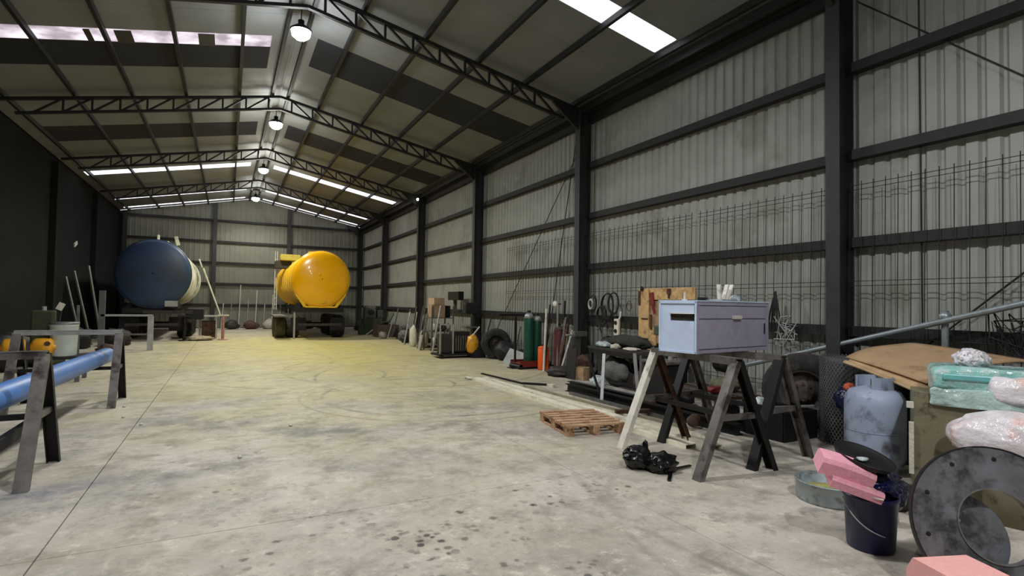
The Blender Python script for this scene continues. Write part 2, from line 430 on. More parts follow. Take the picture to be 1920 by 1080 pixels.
# girts: C channels, bay by bay
for gz in GZ:
    for a, b2 in zip(COLY[:-1], COLY[1:]):
        q = MB(); L_ = b2-a-.1; yc = (a+b2)/2
        for dz in (-.062, .062): q.box((XW-.075, yc, gz+dz), (.13, L_, .012))
        q.box((XW-.14, yc, gz), (.012, L_, .13))
        q.build('girt', M_dark, wall_r)
q = MB(); q.box((XW-.07, (YF+YB)/2, 5.97), (.12, YB-YF, .2)); q.box((XW-.2, (YF+YB)/2, 6.06), (.16, YB-YF, .03))
q.build('eave_beam', M_dark, wall_r)
for cy in COLY:
    q = MB(); xc = XW-.24; hz = 6.15
    q.box((xc, cy, hz/2), (.3, .014, hz)); q.box((xc-.15, cy, hz/2), (.016, .19, hz)); q.box((xc+.15, cy, hz/2), (.016, .19, hz))
    c_ = q.build('column', M_col, wall_r)
    q = MB(); q.box((xc, cy, .012), (.4, .32, .02)); q.build('base_plate', M_dark, c_)
    q = MB(); q.prism([(7.26, 5.55), (7.26, 6.15), (6.4, 6.32), (6.4, 6.2)], .06, Matrix(((1, 0, 0, 0), (0, 0, -1, cy+.03), (0, 1, 0, 0), (0, 0, 0, 1))))
    q.build('haunch_plate', M_dark, c_)
# wall bracing rods
for p0, p1 in (((7.42, 4.28, 5.75), (7.42, -1.5, .2)), ((7.42, 4.43, .3), (7.42, -1.5, 5.8)), ((7.42, 3.55, 6.0), (7.42, 3.53, 1.3)), ((7.42, 10.95, 5.7), (7.42, 12.25, .3)), ((7.42, 10.8, 5.4), (7.42, 15.6, .4))):
    MB().tube(p0, p1, .011, seg=6).build('brace_rod', M_dark, wall_r)

# back wall
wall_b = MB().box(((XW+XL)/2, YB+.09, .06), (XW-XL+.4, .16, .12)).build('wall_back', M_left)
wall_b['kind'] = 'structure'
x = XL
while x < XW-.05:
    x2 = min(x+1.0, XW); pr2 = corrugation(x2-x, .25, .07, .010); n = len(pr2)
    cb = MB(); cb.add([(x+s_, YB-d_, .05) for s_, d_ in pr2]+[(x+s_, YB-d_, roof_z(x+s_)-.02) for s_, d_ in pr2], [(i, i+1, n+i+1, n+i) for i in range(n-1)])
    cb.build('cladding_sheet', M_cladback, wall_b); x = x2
for gz in GZ+[6.04]:
    q = MB(); q.box(((XW+XL)/2, YB-.1, gz), (XW-XL-.3, .1, .12)); q.build('girt', M_dark, wall_b)
for cx in (-4.9, -.75, 3.1, 7.2):
    q = MB(); hz = roof_z(cx)-.1; q.box((cx, YB-.12, hz/2), (.2, .18, hz)); q.build('column', M_col, wall_b)
# front wall behind the viewer (closes the hall)
wf = MB(); wf.prism([(XL-.1, 0), (XW+.1, 0), (XW+.1, roof_z(XW)), (XR, ZR), (XL-.1, roof_z(XL))], .06, Matrix(((1, 0, 0, 0), (0, 0, 1, YF-.08), (0, 1, 0, 0), (0, 0, 0, 1))))
wf.build('wall_front', M_cladback)['kind'] = 'structure'
# left wall
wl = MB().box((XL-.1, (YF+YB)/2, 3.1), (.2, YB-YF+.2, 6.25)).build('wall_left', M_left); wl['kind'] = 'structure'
for cy in COLY:
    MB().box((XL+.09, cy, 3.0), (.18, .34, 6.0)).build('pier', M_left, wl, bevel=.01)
MB().box((XL+.03, 25.6, 3.6), (.04, .42, .13), M=Matrix.Rotation(R(20), 3, 'X')).build('torn_notice', M_white, wl)

# ------------------------------------------------------------------ roof
ceil = MB().prism([(XR-.25, roof_z(XR-.25)+.02), (XR, ZR+.02), (XR+.25, roof_z(XR+.25)+.02), (XR+.25, roof_z(XR+.25)+.05), (XR, ZR+.06), (XR-.25, roof_z(XR-.25)+.05)], YB-YF+.2, Matrix(((1, 0, 0, 0), (0, 0, 1, YF-.1), (0, 1, 0, 0), (0, 0, 0, 1)))).build('ceiling', M_roof)
ceil['kind'] = 'structure'
PUR_R = [1.35, 2.17, 3.41, 4.57, 5.72, 7.0]
PUR_L = [.95, .13, -1.11, -2.27, -3.42, -4.72]
skyR = [(1.3, 1.85, 'pane'), (7.12, 7.69, 'pane'), (12.5, 14.1, 'dark'), (19.2, 20.8, 'dark'), (25.25, 25.95, 'pane'), (31.1, 31.6, 'pane'), (33.9, 34.2, 'pane')]
skyL = [(1.3, 1.85, 'pane'), (7.12, 7.69, 'pane'), (12.85, 13.45, 'dusty'), (13.45, 14.75, 'dark'), (19.3, 20.9, 'dark'), (25.2, 25.9, 'pane'), (31.1, 31.6, 'pane'), (33.9, 34.2, 'pane')]
def slope_strip(x0, x1, y0, y1, th=.03, dz=0):
    q = MB()
    q.prism([(x0, roof_z(x0)+dz), (x1, roof_z(x1)+dz), (x1, roof_z(x1)+dz+th), (x0, roof_z(x0)+dz+th)], y1-y0, Matrix(((1, 0, 0, 0), (0, 0, 1, y0), (0, 1, 0, 0), (0, 0, 0, 1))))
    return q
for side, sky, xe, xsky in (('R', skyR, XW+.12, 6.93), ('L', skyL, XL-.12, -4.9)):
    xr0 = XR+(.03 if side == 'R' else -.03)
    edges = YF-.1
    for (a, b2, kind) in sky+[(YB+.1, None, None)]:
        k = max(1, round((a-edges)/1.0)); st = (a-edges)/k
        for i in range(k):
            slope_strip(xr0, xe, edges+i*st+.004, edges+(i+1)*st-.004).build('roof_sheet', M_roof, ceil, fix=False)
        if b2 is None: break
        xe1 = XR+(.45 if side == 'R' else -.45)
        if kind == 'dark':
            pls = [xe1]+(PUR_R[1:] if side == 'R' else PUR_L[1:])
            slope_strip(xr0, xe1, a, b2).build('roof_sheet', M_roof, ceil)
            for u, v in zip(pls[:-1], pls[1:]):
                slope_strip(u, v, a+.004, b2-.004).build('covered_roof_light', M_shade, ceil)
            slope_strip(pls[-1], xe, a, b2).build('roof_sheet', M_roof, ceil)
        else:
            pls = [xe1]+[p for p in (PUR_R[1:] if side == 'R' else PUR_L[1:])][:-1]+[xsky]
            slope_strip(xr0, xe1, a, b2).build('roof_sheet', M_roof, ceil)
            for u, v in zip(pls[:-1], pls[1:]):
                slope_strip(u, v, a+.004, b2-.004, .004).build('roof_light_pane', M_dusty if kind == 'dusty' else M_pane, ceil)
            slope_strip(xsky, xe, a, b2).build('roof_sheet', M_roof, ceil)
        edges = b2
# things seen against the left roof light: loose crossing sheets
for x, wd in ((-2.55, .1), (-1.98, .28), (-.55, .3)):
    slope_strip(x-wd/2, x+wd/2, 12.86, 13.44, .01, -.03).build('patch_sheet', M_junk[0], ceil)
# purlins
for px in PUR_R+PUR_L:
    q = MB(); z = roof_z(px)-.06
    q.box((px, (YF+YB)/2, z), (.07, YB-YF, .11)); q.build('purlin', M_dark, ceil)
# trusses: parallel chords with posts and diagonals
web_cache = {}
for ty in COLY[1:-1]:
    tr = MB()
    for sgn, xe in ((1, 7.2), (-1, -4.95)):
        tr.bar((XR, ty, roof_z(XR)-.16), (xe, ty, roof_z(xe)-.16), .09, .07)
    tt = tr.build('roof_truss', M_dark, ceil)
    for sgn, xe in ((1, 6.7), (-1, -4.5)):
        MB().bar((XR, ty, roof_z(XR)-.5), (xe, ty, roof_z(xe)-.5), .08, .06).build('bottom_chord', M_dark, tt)
        xo = XR+sgn*.3; k = 0; stp = .56
        while abs(xo+sgn*stp-XR) < abs(xe-XR)+.1:
            xa, xb = xo, xo+sgn*stp
            for kind_ in ('post', 'diagonal'):
                if (sgn, kind_) not in web_cache:
                    q = MB()
                    if kind_ == 'post': q.bar((0, 0, 0), (0, 0, -.34), .045, .045)
                    else: q.bar((0, 0, 0), (sgn*stp, 0, -.34-SL*stp), .045, .045)
                    web_cache[(sgn, kind_)] = mesh_of(q, 'truss_'+kind_, M_dark)
                place('truss_'+kind_, web_cache[(sgn, kind_)], tt, (xa, ty, roof_z(xa)-.16))
            xo = xb; k += 1
# eave gutter on the right
q = MB(); q.box((7.15, (YF+YB)/2, 6.12), (.06, YB-YF, .14)); q.build('eave_purlin', M_dark, ceil)

# ------------------------------------------------------------------ high bay lamps
lamp_names = {11.53: 'nearest bright high bay lamp hanging under the roof ridge', 17.97: 'second bright high bay lamp hanging under the roof ridge', 24.56: 'third high bay lamp hanging where the lit roof strips meet', 31.73: 'farthest high bay lamp hanging near the back wall'}
for y in LAMP_Y[2:]:
    t = thing('high_bay_lamp', (LAMP_X, y, LAMP_Z-.2), lamp_names[y], 'lamp', 'high bay lamps along the ridge')
    q = MB(); q.lathe([(.001, -.17), (.1, -.155), (.17, -.09), (.19, 0)], (LAMP_X, y, LAMP_Z), seg=20); q.build('glowing_lens', M_glow, t)
    q = MB(); q.lathe([(.2, 0), (.21, .03), (.12, .1), (.06, .12), (.06, .22), (.001, .22)], (LAMP_X, y, LAMP_Z), seg=20); q.build('housing', M_dark, t)
    MB().tube((LAMP_X, y, LAMP_Z+.2), (LAMP_X, y, ZR-.0), .012, seg=6).build('hanging_rod', M_dark, t)
# small lit lamp on the third column of the right wall
t = thing('bulkhead_lamp', (7.1, 22.6, 5.95), 'tiny lit bulkhead lamp high on a right wall column', 'lamp')
MB().box((7.08, 22.2, 5.97), (.1, .14, .14)).build('lamp_body', M_dark, t)
blob(MB(), (7.0, 22.2, 5.97), (.05, .06, .06), 0, sub=2).build('lamp_glass', M_dot, t)

# ------------------------------------------------------------------ welded mesh panels leaning on the right wall
wm = {}
def wire(name, key, mk):
    if key not in wm: wm[key] = mesh_of(mk(), name, M_dark)
    return wm[key]
mesh_lab = {0: 'welded wire mesh panel against the right wall, right of the near column', 1: 'welded wire mesh panel against the right wall, just left of the near column', 2: 'welded wire mesh panel against the wall above the lavender box', 3: 'welded wire mesh panel against the wall above the hanging hoses', 4: 'welded wire mesh panel behind the green gas cylinders'}
for i, y0 in enumerate((1.95, 4.55, 7.1, 9.5, 12.0)):
    ln = 2.4
    t = thing('wire_mesh_panel', (7.27, y0, .05), mesh_lab[i], 'mesh panel', 'wire mesh panels along the right wall')
    for k in range(17):
        place('upright_wire', wire('upright_wire', 'v', lambda: MB().tube((0, 0, 0), (.06, 0, 3.24), .0055, seg=5)), t, (7.27, y0+.03+k*.147, .05))
    for z in (.4, .46, 1.2, 1.86, 1.92, 3.13, 3.19):
        place('cross_wire', wire('cross_wire', 'h', lambda: MB().tube((0, 0, 0), (0, 2.42, 0), .0045, seg=5)), t, (7.27+.06*z/3.24-.01, y0, z+.05))

# ------------------------------------------------------------------ trestles
def trestle(name, loc, rz, label, group, lmat=M_steel, dark=M_black):
    t = thing(name, (0, 0, 0), label, 'trestle', group)
    L2, H_ = .6, 1.12
    q = MB(); q.box((0, 0, H_-.012), (1.26, .1, .012)); q.box((0, -.045, H_-.045), (1.26, .01, .06)); q.box((0, .045, H_-.045), (1.26, .01, .06))
    q.build('top_rail', M_ltgrey if loc[1] > 10 else lmat, t)
    for sx in (-1, 1):
        for sy in (-1, 1):
            q = MB(); p0, p1 = Vector((sx*L2, sy*.035, H_-.03)), Vector((sx*L2, sy*.5, 0.0))
            d = (p1-p0).normalized(); nrm = d.cross(Vector((1, 0, 0)))
            if nrm.y*sy < 0: nrm = -nrm
            # channel section: web faces outward, two flanges point inward
            q.bar(p0, p1, .1, .01, up=nrm)
            for sd in (-1, 1):
                o_ = Vector((sd*.046, 0, 0))-nrm*.025
                q.bar(p0+o_, p1+o_, .01, .05, up=nrm)
            q.build('leg', lmat if sy < 0 else dark, t)
        MB().bar((sx*L2, -.26, .55), (sx*L2, .26, .55), .05, .05).build('cross_brace', lmat, t)
    MB().bar((-L2, 0, .535), (L2, 0, .535), .04, .05).build('long_brace', dark, t)
    t.location = loc; t.rotation_euler = (0, 0, rz)
    return t
g1 = 'steel A-frame trestles on the left carrying the blue pipe'
trestle('sawhorse', (-2.06, 6.31, 0), 0, 'nearest left steel trestle under the near end of the blue pipe', g1)
trestle('sawhorse', (-2.06, 10.19, 0), 0, 'farther left steel trestle under the far end of the blue pipe', g1)
g2 = 'steel A-frame trestles under the lavender box'
ta = trestle('sawhorse', (4.4, 4.26, 0), R(90-3.5), 'steel trestle under the left half of the lavender box, one leg painted white', g2)
tb = trestle('sawhorse', (5.08, 4.33, 0), R(90+3), 'steel trestle under the right half of the lavender box', g2)
# the one leg that is white: the far-left one
for ch in ta.children:
    if ch.name.startswith('leg'):
        c_ = sum((Vector(v.co) for v in ch.data.vertices), Vector())/len(ch.data.vertices)
        cw = Matrix.Rotation(R(86.5), 3, 'Z') @ c_
        ch.data.materials[0] = M_steel
        if cw.x < 0 and cw.y > 0:
            ch.data.materials[0] = M_white; ch['label'] = 'white painted leg'
        elif cw.x > 0 and cw.y > 0:
            ch.data.materials[0] = M_rust; ch['label'] = 'rusty brown leg'
        elif cw.x > 0: ch.data.materials[0] = M_black
# blue pipe
q = MB(); r = .12; p0, p1 = Vector((-1.92, 3.6, .68)), Vector((-1.70, 10.75, .68)); ax = (p1-p0)
q.lathe([(r-.012, .004), (r-.012, 0), (r, 0), (r, ax.length), (r-.012, ax.length), (r-.012, .004)], p0, ax, 32)
tag(q.build('blue_pipe', M_pipe, loc=(-1.8, 7, .56)), 'long blue painted pipe lying across the left trestles', 'pipe')
# loose steel bar lying on the near trestle's brace
q = MB().bar((-1.545, 6.95, .465), (-1.61, 5.3, .394), .05, .1)
tag(q.build('steel_bar', M_black, loc=(-1.4, 5.5, .5), bevel=.004), 'dark rectangular steel bar wedged low between the legs of the near left trestle', 'steel bar')

# ------------------------------------------------------------------ lavender steel box on the trestles
BA = R(8); O = Vector((4.19, 4.0, 1.125)); ex = Vector((math.cos(BA), math.sin(BA), 0)); ey = Vector((-math.sin(BA), math.cos(BA), 0)); ez = Vector((0, 0, 1))
LX, LY, LZ = 1.33, .47, .53
t = thing('steel_box', O+ex*LX/2+ey*LY/2, 'lavender grey steel box with latch and side slot resting on two trestles', 'box')
def bx(q, x0, x1, y0, y1, z0, z1):
    Mx = Matrix((ex, ey, ez)).transposed()
    return q.box(O+ex*(x0+x1)/2+ey*(y0+y1)/2+ez*(z0+z1)/2, (x1-x0, y1-y0, z1-z0), M=Mx)
q = MB(); bx(q, .02, LX-.02, .02, LY-.02, .012, LZ-.015); q.build('inner_body', M_lav_shaded, t)
q = MB()
for (a, b2, c_, d_) in ((0, LX, 0, .035), (0, LX, LZ-.035, LZ)):
    bx(q, a, b2, 0, .03, c_, d_)
for a in (0, LX-.035): bx(q, a, a+.035, 0, .03, .035, LZ-.035)
q.build('front_frame', M_lav_shaded, t, bevel=.003)
q = MB(); bx(q, .045, LX-.045, .004, .03, .045, .345); q.build('lower_panel', M_lav_shaded, t, bevel=.004)
q = MB(); bx(q, .045, LX-.045, .004, .03, .357, LZ-.045); q.build('upper_panel', M_lav_shaded, t, bevel=.004)
q = MB(); bx(q, .62, .76, -.03, .012, .35, .39); q.build('latch', M_white, t, bevel=.004)
q = MB(); bx(q, LX-.09, LX-.075, -.004, .012, .18, .3); q.build('side_slot', M_black, t)
q = MB()   # side plate with a horizontal slot
bx(q, 0, .02, 0, LY, 0, .33); bx(q, 0, .02, 0, LY, .4, LZ); bx(q, 0, .02, .33, LY, .33, .4); bx(q, -.012, .0, 0, .02, 0, LZ); bx(q, -.012, 0, LY-.02, LY, 0, LZ); bx(q, -.012, 0, 0, LY, 0, .02); bx(q, -.012, 0, 0, LY, LZ-.02, LZ)
q.build('side_plate', M_lav_lit, t)['label'] = 'side plate with a slot, in the lit paint tone'
q = MB(); bx(q, -.018, 0, .02, .33, .402, .412); q.build('slot_lip', M_white, t)
q = MB(); bx(q, .012, .019, .02, .33, .33, .4); q.build('slot_shade', M_junk[0], t)  # dark sheet standing in for the shade inside the slot
q = MB(); bx(q, -.016, 0, .04, .08, .38, .41); q.build('slot_catch', M_black, t)
q = MB(); bx(q, -.01, LX+.01, -.01, LY+.01, LZ, LZ+.012); q.build('lid', M_lav_lit, t, bevel=.003)
# things on the box
topz = 1.125+LZ+.012
def onbox(x, y, z=0): return O+ex*x+ey*y+ez*(LZ+.012+z)
t = thing('clamp_tool', onbox(.83, .25), 'pale steel clamp with two raised prongs on top of the lavender box', 'tool')
q = MB(); Mx = Matrix((ex, ey, ez)).transposed()
q.box(onbox(.83, .25, .012), (.3, .16, .024), M=Mx); q.build('base', M_ltgrey, t, bevel=.003)
for dx, tilt in ((-.07, 4), (.0, -16), (.06, -24)):
    q = MB(); p = onbox(.83+dx, .25, .02); q.bar(p, p+Vector((-math.sin(R(tilt))*.22, 0, .17)), .05, .02); q.build('prong', M_white, t)
q = MB(); blob(q, onbox(1.06, .25, .03), (.08, .06, .05), .25, 3, 2, 3); tag(q.build('crumpled_rag', M_clear, loc=onbox(1.02, .25)), 'pale crumpled rag beside the clamp on the lavender box', 'rag')
q = MB(); q.tube(onbox(.2, .3, 0), onbox(.2, .3, .09), .012, seg=8); q.tube(onbox(.2, .3, .0), onbox(.2, .3, .015), .03, seg=10)
tag(q.build('steel_pin', M_white, loc=onbox(.2, .3)), 'small white upright pin on the left end of the lavender box', 'pin')
q = MB(); q.box(onbox(.5, .3, .02), (.08, .05, .04), M=Mx); q.tube(onbox(.54, .3, .03), onbox(.6, .3, .03), .012, seg=6)
tag(q.build('hand_tool', M_black, loc=onbox(.5, .3)), 'small black tool on top of the lavender box', 'tool')

# ------------------------------------------------------------------ wooden tool board on the right wall
t = thing('tool_board', (7.25, 7.7, .9), 'plywood tool board standing behind the lavender box', 'board')
for (y0, y1, z0, z1) in ((8.1, 8.4, .85, 1.95), (6.92, 8.1, 1.72, 1.95), (7.9, 8.1, .85, 1.2), (7.02, 7.2, .85, 1.72)):
    MB().box((7.22, (y0+y1)/2, (z0+z1)/2), (.03, y1-y0-.01, z1-z0-.01)).build('board_plank', M_ply, t, bevel=.003)
MB().box((7.245, 7.7, 1.4), (.012, 1.3, 1.0)).build('backing_sheet', M_card, t)
def wall_tool(name, pts, mt, label, wdt=.02, y=None):
    q = MB()
    for (a, b2, ww) in pts: q.bar(a, b2, ww, .02, up=(1, 0, 0))
    return tag(q.build(name, mt, loc=pts[0][0]), label, 'tool')
wall_tool('grinder', [((7.19, 8.02, 1.86), (7.19, 7.98, 1.62), .11), ((7.19, 7.98, 1.62), (7.19, 7.92, 1.46), .05)], M_red, 'red hand grinder hanging on the plywood tool board')
wall_tool('file_tool', [((7.19, 8.02, 1.44), (7.19, 8.02, 1.16), .05)], M_rust, 'brown file hanging below the red grinder')
wall_tool('hammer', [((7.19, 7.55, 1.93), (7.19, 7.55, 1.83), .09), ((7.19, 7.55, 1.83), (7.19, 7.55, 1.75), .03)], M_rust, 'brown hammer head at the top of the tool board')
wall_tool('chisel', [((7.19, 8.36, 1.9), (7.19, 8.36, 1.62), .045)], M_rust, 'rusty chisel at the left edge of the tool board')
wall_tool('pliers', [((7.19, 8.3, 1.9), (7.19, 8.27, 1.98), .07)], M_black, 'black pliers on the top left corner of the tool board')
wall_tool('clip', [((7.19, 8.3, 1.36), (7.19, 8.12, 1.36), .014)], M_black, 'thin black rod across the tool board')
# hoses and cables hung on the wall left of the board
def coil(y, z, rr_, turns, mt, label, x=7.22, name='hose_coil', rw=.014, tail=.0):
    t_ = thing(name, (x, y, z-rr_), label, 'hose', 'hoses and cables hung along the right wall girt')
    for k in range(turns):
        pts = []
        for i in range(25):
            a = 2*math.pi*i/24
            pts.append((x-.012*k, y+math.cos(a)*rr_*(1+.06*k)*.75, z+math.sin(a)*rr_*(1+.04*k)-.02*k))
        MB().path(pts, rw, 6).build('hose_loop', mt, t_)
    if tail:
        MB().path([(x-.02, y, z-rr_), (x-.03, y+.03, z-rr_-tail*.5), (x-.02, y-.02, z-rr_-tail)], rw, 6).build('hose_tail', mt, t_)
    return t_
coil(9.93, 1.66, .17, 3, M_black, 'grey-black hose coil hanging right of the mid column', tail=.1)
coil(9.93, 1.64, .1, 2, M_ltgrey, 'small pale hose coil inside the black one right of the mid column', x=7.16)
coil(9.6, 1.4, .2, 3, M_black, 'black hose coil hanging second from the mid column', tail=.2)
coil(9.4, 1.62, .25, 3, M_black, 'tall black cable loop hanging midway between column and tool board', tail=.25)
coil(9.2, 1.66, .22, 2, M_black, 'thin black cable loop nearest the tool board', tail=.25)
coil(8.7, 1.6, .1, 1, M_rust, 'small brown cord loop left of the tool board', rw=.008)
for i, (y, z) in enumerate(((5.37, 1.45), (5.2, 1.25), (2.6, 1.35))):
    t = thing('cable_bundle', (7.2, y, z-.3), ('dark cable bundle hanging to a point right of the lavender box', 'pale tangled cable below the hanging cable bundle', 'tangled black cable hanging above the cardboard at far right')[i], 'cable')
    if i == 0:
        for k in range(5): MB().path([(7.22, y, z+.4), (7.2, y+(k-2)*.035, z+.1), (7.2, y+(k-2)*.06, z-.2)], .014, 6).build('cable_strand', M_black, t)
    else:
        for k in range(5):
            pts = [(7.2+rnd.uniform(-.03, .03), y+rnd.uniform(-.22, .22), z+rnd.uniform(-.25, .25)) for _ in range(7)]
            MB().path(pts, .009, 5).build('cable_strand', M_ltgrey if i == 1 else M_black, t)
# white socket block
t = thing('socket_block', (7.1, 8.93, .95), 'white plastic socket strip hanging above the workbench', 'socket')
MB().box((7.1, 8.93, 1.16), (.05, .15, .34)).build('casing', mat('off_white_plastic', (214, 208, 184), .5), t, bevel=.01)
for z in (1.25, 1.08): MB().tube((7.07, 8.94, z), (7.06, 8.94, z), .042, seg=14).build('socket', M_black, t)
MB().path([(7.1, 8.88, 1.3), (7.12, 8.85, 1.38), (7.14, 8.86, 1.48)], .02, 6).build('cord', M_white, t)

# ------------------------------------------------------------------ workbench with junk
t = thing('workbench', (7.0, 8.5, 0), 'cluttered dark steel workbench against the right wall, left of the tool board', 'workbench')
MB().box((7.0, 8.25, .73), (.58, 2.3, .05)).build('bench_top', M_junk[0], t, bevel=.004)
MB().box((6.73, 8.25, .66), (.03, 2.25, .09)).build('apron', M_black, t)
for (x, y) in ((6.74, 9.3), (6.74, 7.75), (6.74, 7.2), (7.25, 9.3), (7.25, 7.2)):
    MB().box((x, y, .35), (.06, .06, .7)).build('leg', M_junk[1] if y == 7.75 else M_black, t)
MB().bar((6.74, 9.3, .12), (6.74, 7.2, .12), .04, .04).build('foot_rail', M_black, t)
def lump(name, c, rad, mt, label, cat, amp=.3, sub=3, seed=1, fz=None, group=None):
    q = MB(); blob(q, c, rad, amp, 2.6, sub, seed, fz)
    return tag(q.build(name, mt, loc=(c[0], c[1], fz if fz is not None else c[2]-rad[2])), label, cat, group)
lump('plastic_bag', (6.85, 9.05, .8), (.12, .22, .07), M_clear, 'white crumpled bag on the left end of the workbench', 'bag', fz=.757)
lump('rag_heap', (6.8, 8.6, .79), (.1, .09, .06), M_cloth, 'small pale rag at the workbench front edge', 'rag', fz=.757, seed=3)
lump('dark_sack', (7.1, 8.55, .88), (.16, .62, .14), mat('dark_green_canvas', (50, 52, 44), .9, 0, .2, 10), 'dark green canvas sack lying along the back of the workbench', 'sack', fz=.757, seed=5)
lump('black_case', (7.1, 9.2, .85), (.13, .2, .11), M_black, 'black tool bag at the left back of the workbench', 'bag', fz=.757, seed=8, amp=.2)
lump('paper_heap', (6.84, 8.15, .775), (.12, .22, .035), M_cloth, 'pale papers and offcuts on the middle of the workbench', 'papers', fz=.757, seed=9)
for i, (y, x, ln, a, mt) in enumerate(((7.9, 6.85, .4, 20, M_junk[4]), (7.75, 6.95, .35, -30, M_ply), (7.6, 6.82, .5, 60, M_junk[2]), (7.45, 6.9, .36, 10, M_junk[4]))):
    q = MB(); q.box((x, y, .775+.012*i), (.06, ln, .02), rz=R(a))
    tag(q.build('offcut', mt, loc=(x, y, .76)), ('pale metal offcut on the workbench right of the papers', 'light wood offcut on the right part of the workbench', 'brown steel offcut crossing the bench front', 'pale flat offcut nearest the tool board')[i], 'offcut')
lump('scrap_bag', (6.95, 8.75, .28), (.2, .42, .28), mat('grey_sacking', (96, 98, 94), .8, 0, .25, 8), 'grey sack under the workbench', 'sack', fz=.0, seed=11)
lump('plastic_bag', (6.48, 8.72, .1), (.16, .18, .13), M_clear, 'silvery plastic bag on the floor before the workbench', 'bag', fz=.0, seed=12)
MB()
def carton(c, d, rz, label, mt=M_card, name='cardboard_box', flaps=True, cat='box', group=None):
    t_ = thing(name, (c[0], c[1], c[2]), label, cat, group)
    Mx_ = Matrix.Rotation(rz, 3, 'Z')
    MB().box((c[0], c[1], c[2]+d[2]/2), d, rz=rz).build('body', mt, t_, bevel=.006)
    if flaps:
        for s_ in (-1, 1):
            p = Mx_ @ Vector((s_*d[0]/4, 0, 0))
            MB().box((c[0]+p.x, c[1]+p.y, c[2]+d[2]+.004), (d[0]/2-.004, d[1], .005), rz=rz).build('flap', mt, t_)
    return t_
carton((6.85, 9.75, 0), (.34, .34, .26), R(10), 'small tan cardboard box on the floor left of the workbench')
carton((7.0, 7.55, .05), (.3, .34, .34), R(5), 'brown cardboard box under the right part of the workbench', mat('pinkish_cardboard', (150, 116, 98), .9))
lump('dark_sheet', (7.05, 10.0, .3), (.16, .3, .2), M_rust, 'brown rusty scrap behind the small cardboard box', 'scrap', fz=0, seed=21)

# ------------------------------------------------------------------ long profiles on the floor
def profile(p0, p1, kind, mt, label, name='steel_profile', w_=.1, h_=.06, group=None):
    p0, p1 = Vector(p0), Vector(p1); q = MB()
    d = (p1-p0).normalized(); side = d.cross(Vector((0, 0, 1))).normalized()
    z = Vector((0, 0, 1))
    if kind == 'angle':
        q.bar(p0+z*.004, p1+z*.004, w_, .008); q.bar(p0+side*(w_/2-.004)+z*h_/2, p1+side*(w_/2-.004)+z*h_/2, .008, h_)
    elif kind == 'channel':
        q.bar(p0+z*(h_-.004), p1+z*(h_-.004), w_, .008)
        for s_ in (-1, 1): q.bar(p0+side*s_*(w_/2-.004)+z*(h_/2-.004), p1+side*s_*(w_/2-.004)+z*(h_/2-.004), .008, h_-.008)
    elif kind == 'ibeam':
        q.bar(p0+z*.006, p1+z*.006, w_, .012); q.bar(p0+z*(h_-.006), p1+z*(h_-.006), w_, .012); q.bar(p0+z*h_/2, p1+z*h_/2, .01, h_-.024)
    else: q.bar(p0+z*h_/2, p1+z*h_/2, w_, h_)
    return tag(q.build(name, mt, loc=p0), label, 'steel profile', group)
gp = 'long steel profiles lying on the floor'
M_pale = mat('pale_primed_steel', (236, 230, 208), .45, .0, .08, 6, dirt=(196, 188, 164), dirt_amt=.25, dscale=4)
profile((4.66, 10.55, 0), (4.68, 4.55, 0), 'channel', M_pale, 'pale wide channel lying nearest the open floor, beside the pallet', w_=.16, h_=.05, group=gp)
profile((4.84, 10.5, 0), (4.95, 4.4, 0), 'channel', M_pale, 'second pale channel lying beside the nearest one', w_=.13, h_=.05, group=gp)
profile((4.98, 9.7, 0), (5.2, 4.8, 0), 'angle', M_pale, 'pale angle iron third from the open floor', w_=.1, h_=.045, group=gp)
profile((5.18, 9.3, 0), (5.42, 5.2, 0), 'angle', mat('dull_primed_steel', (160, 152, 130), .6, .2, .15, 6), 'dull beige angle iron between pale channels and black beams', w_=.12, h_=.04, group=gp)
profile((5.15, 11.3, 0), (5.28, 9.6, 0), 'flat', M_black, 'short black bar lying beyond the pale channels', w_=.05, h_=.03, group=gp)
profile((5.28, 9.6, 0), (5.62, 9.25, 0), 'flat', M_black, 'black stub bar at the end of the short black bar', w_=.06, h_=.04, group=gp)
profile((5.66, 8.55, 0), (5.72, 4.75, 0), 'ibeam', M_black, 'black steel beam with pale top flange, left of the pair', w_=.12, h_=.14, group=gp)
profile((5.84, 8.75, 0), (6.0, 4.7, 0), 'ibeam', M_black, 'black steel beam nearer the workbench, right of the pair', w_=.12, h_=.15, group=gp)
profile((5.90, 8.75, .151), (6.06, 5.1, .151), 'flat', M_ltgrey, 'light grey flat bar lying on the right black beam', w_=.06, h_=.012, group=gp)
profile((5.48, 8.2, 0), (5.52, 5.6, 0), 'flat', M_junk[1], 'grey tube beside the left black beam', w_=.05, h_=.05, group=gp)
profile((5.0, 6.3, .05), (5.5, 6.15, .05), 'flat', M_rust, 'short rusty brown bar across the profiles under the trestle', w_=.08, h_=.05, group=gp)
q = MB(); blob(q, (4.6, 10.7, .02), (.1, .16, .025), .5, 3, 3, 31, 0)
tag(q.build('torn_film', M_cloth, loc=(4.62, 10.75, 0)), 'pale torn wrapping at the far end of the pale channels', 'wrapping')
carton((5.62, 9.05, 0), (.1, .14, .06), R(20), 'tiny pale box at the end of the black stub bar', M_cloth, flaps=False)

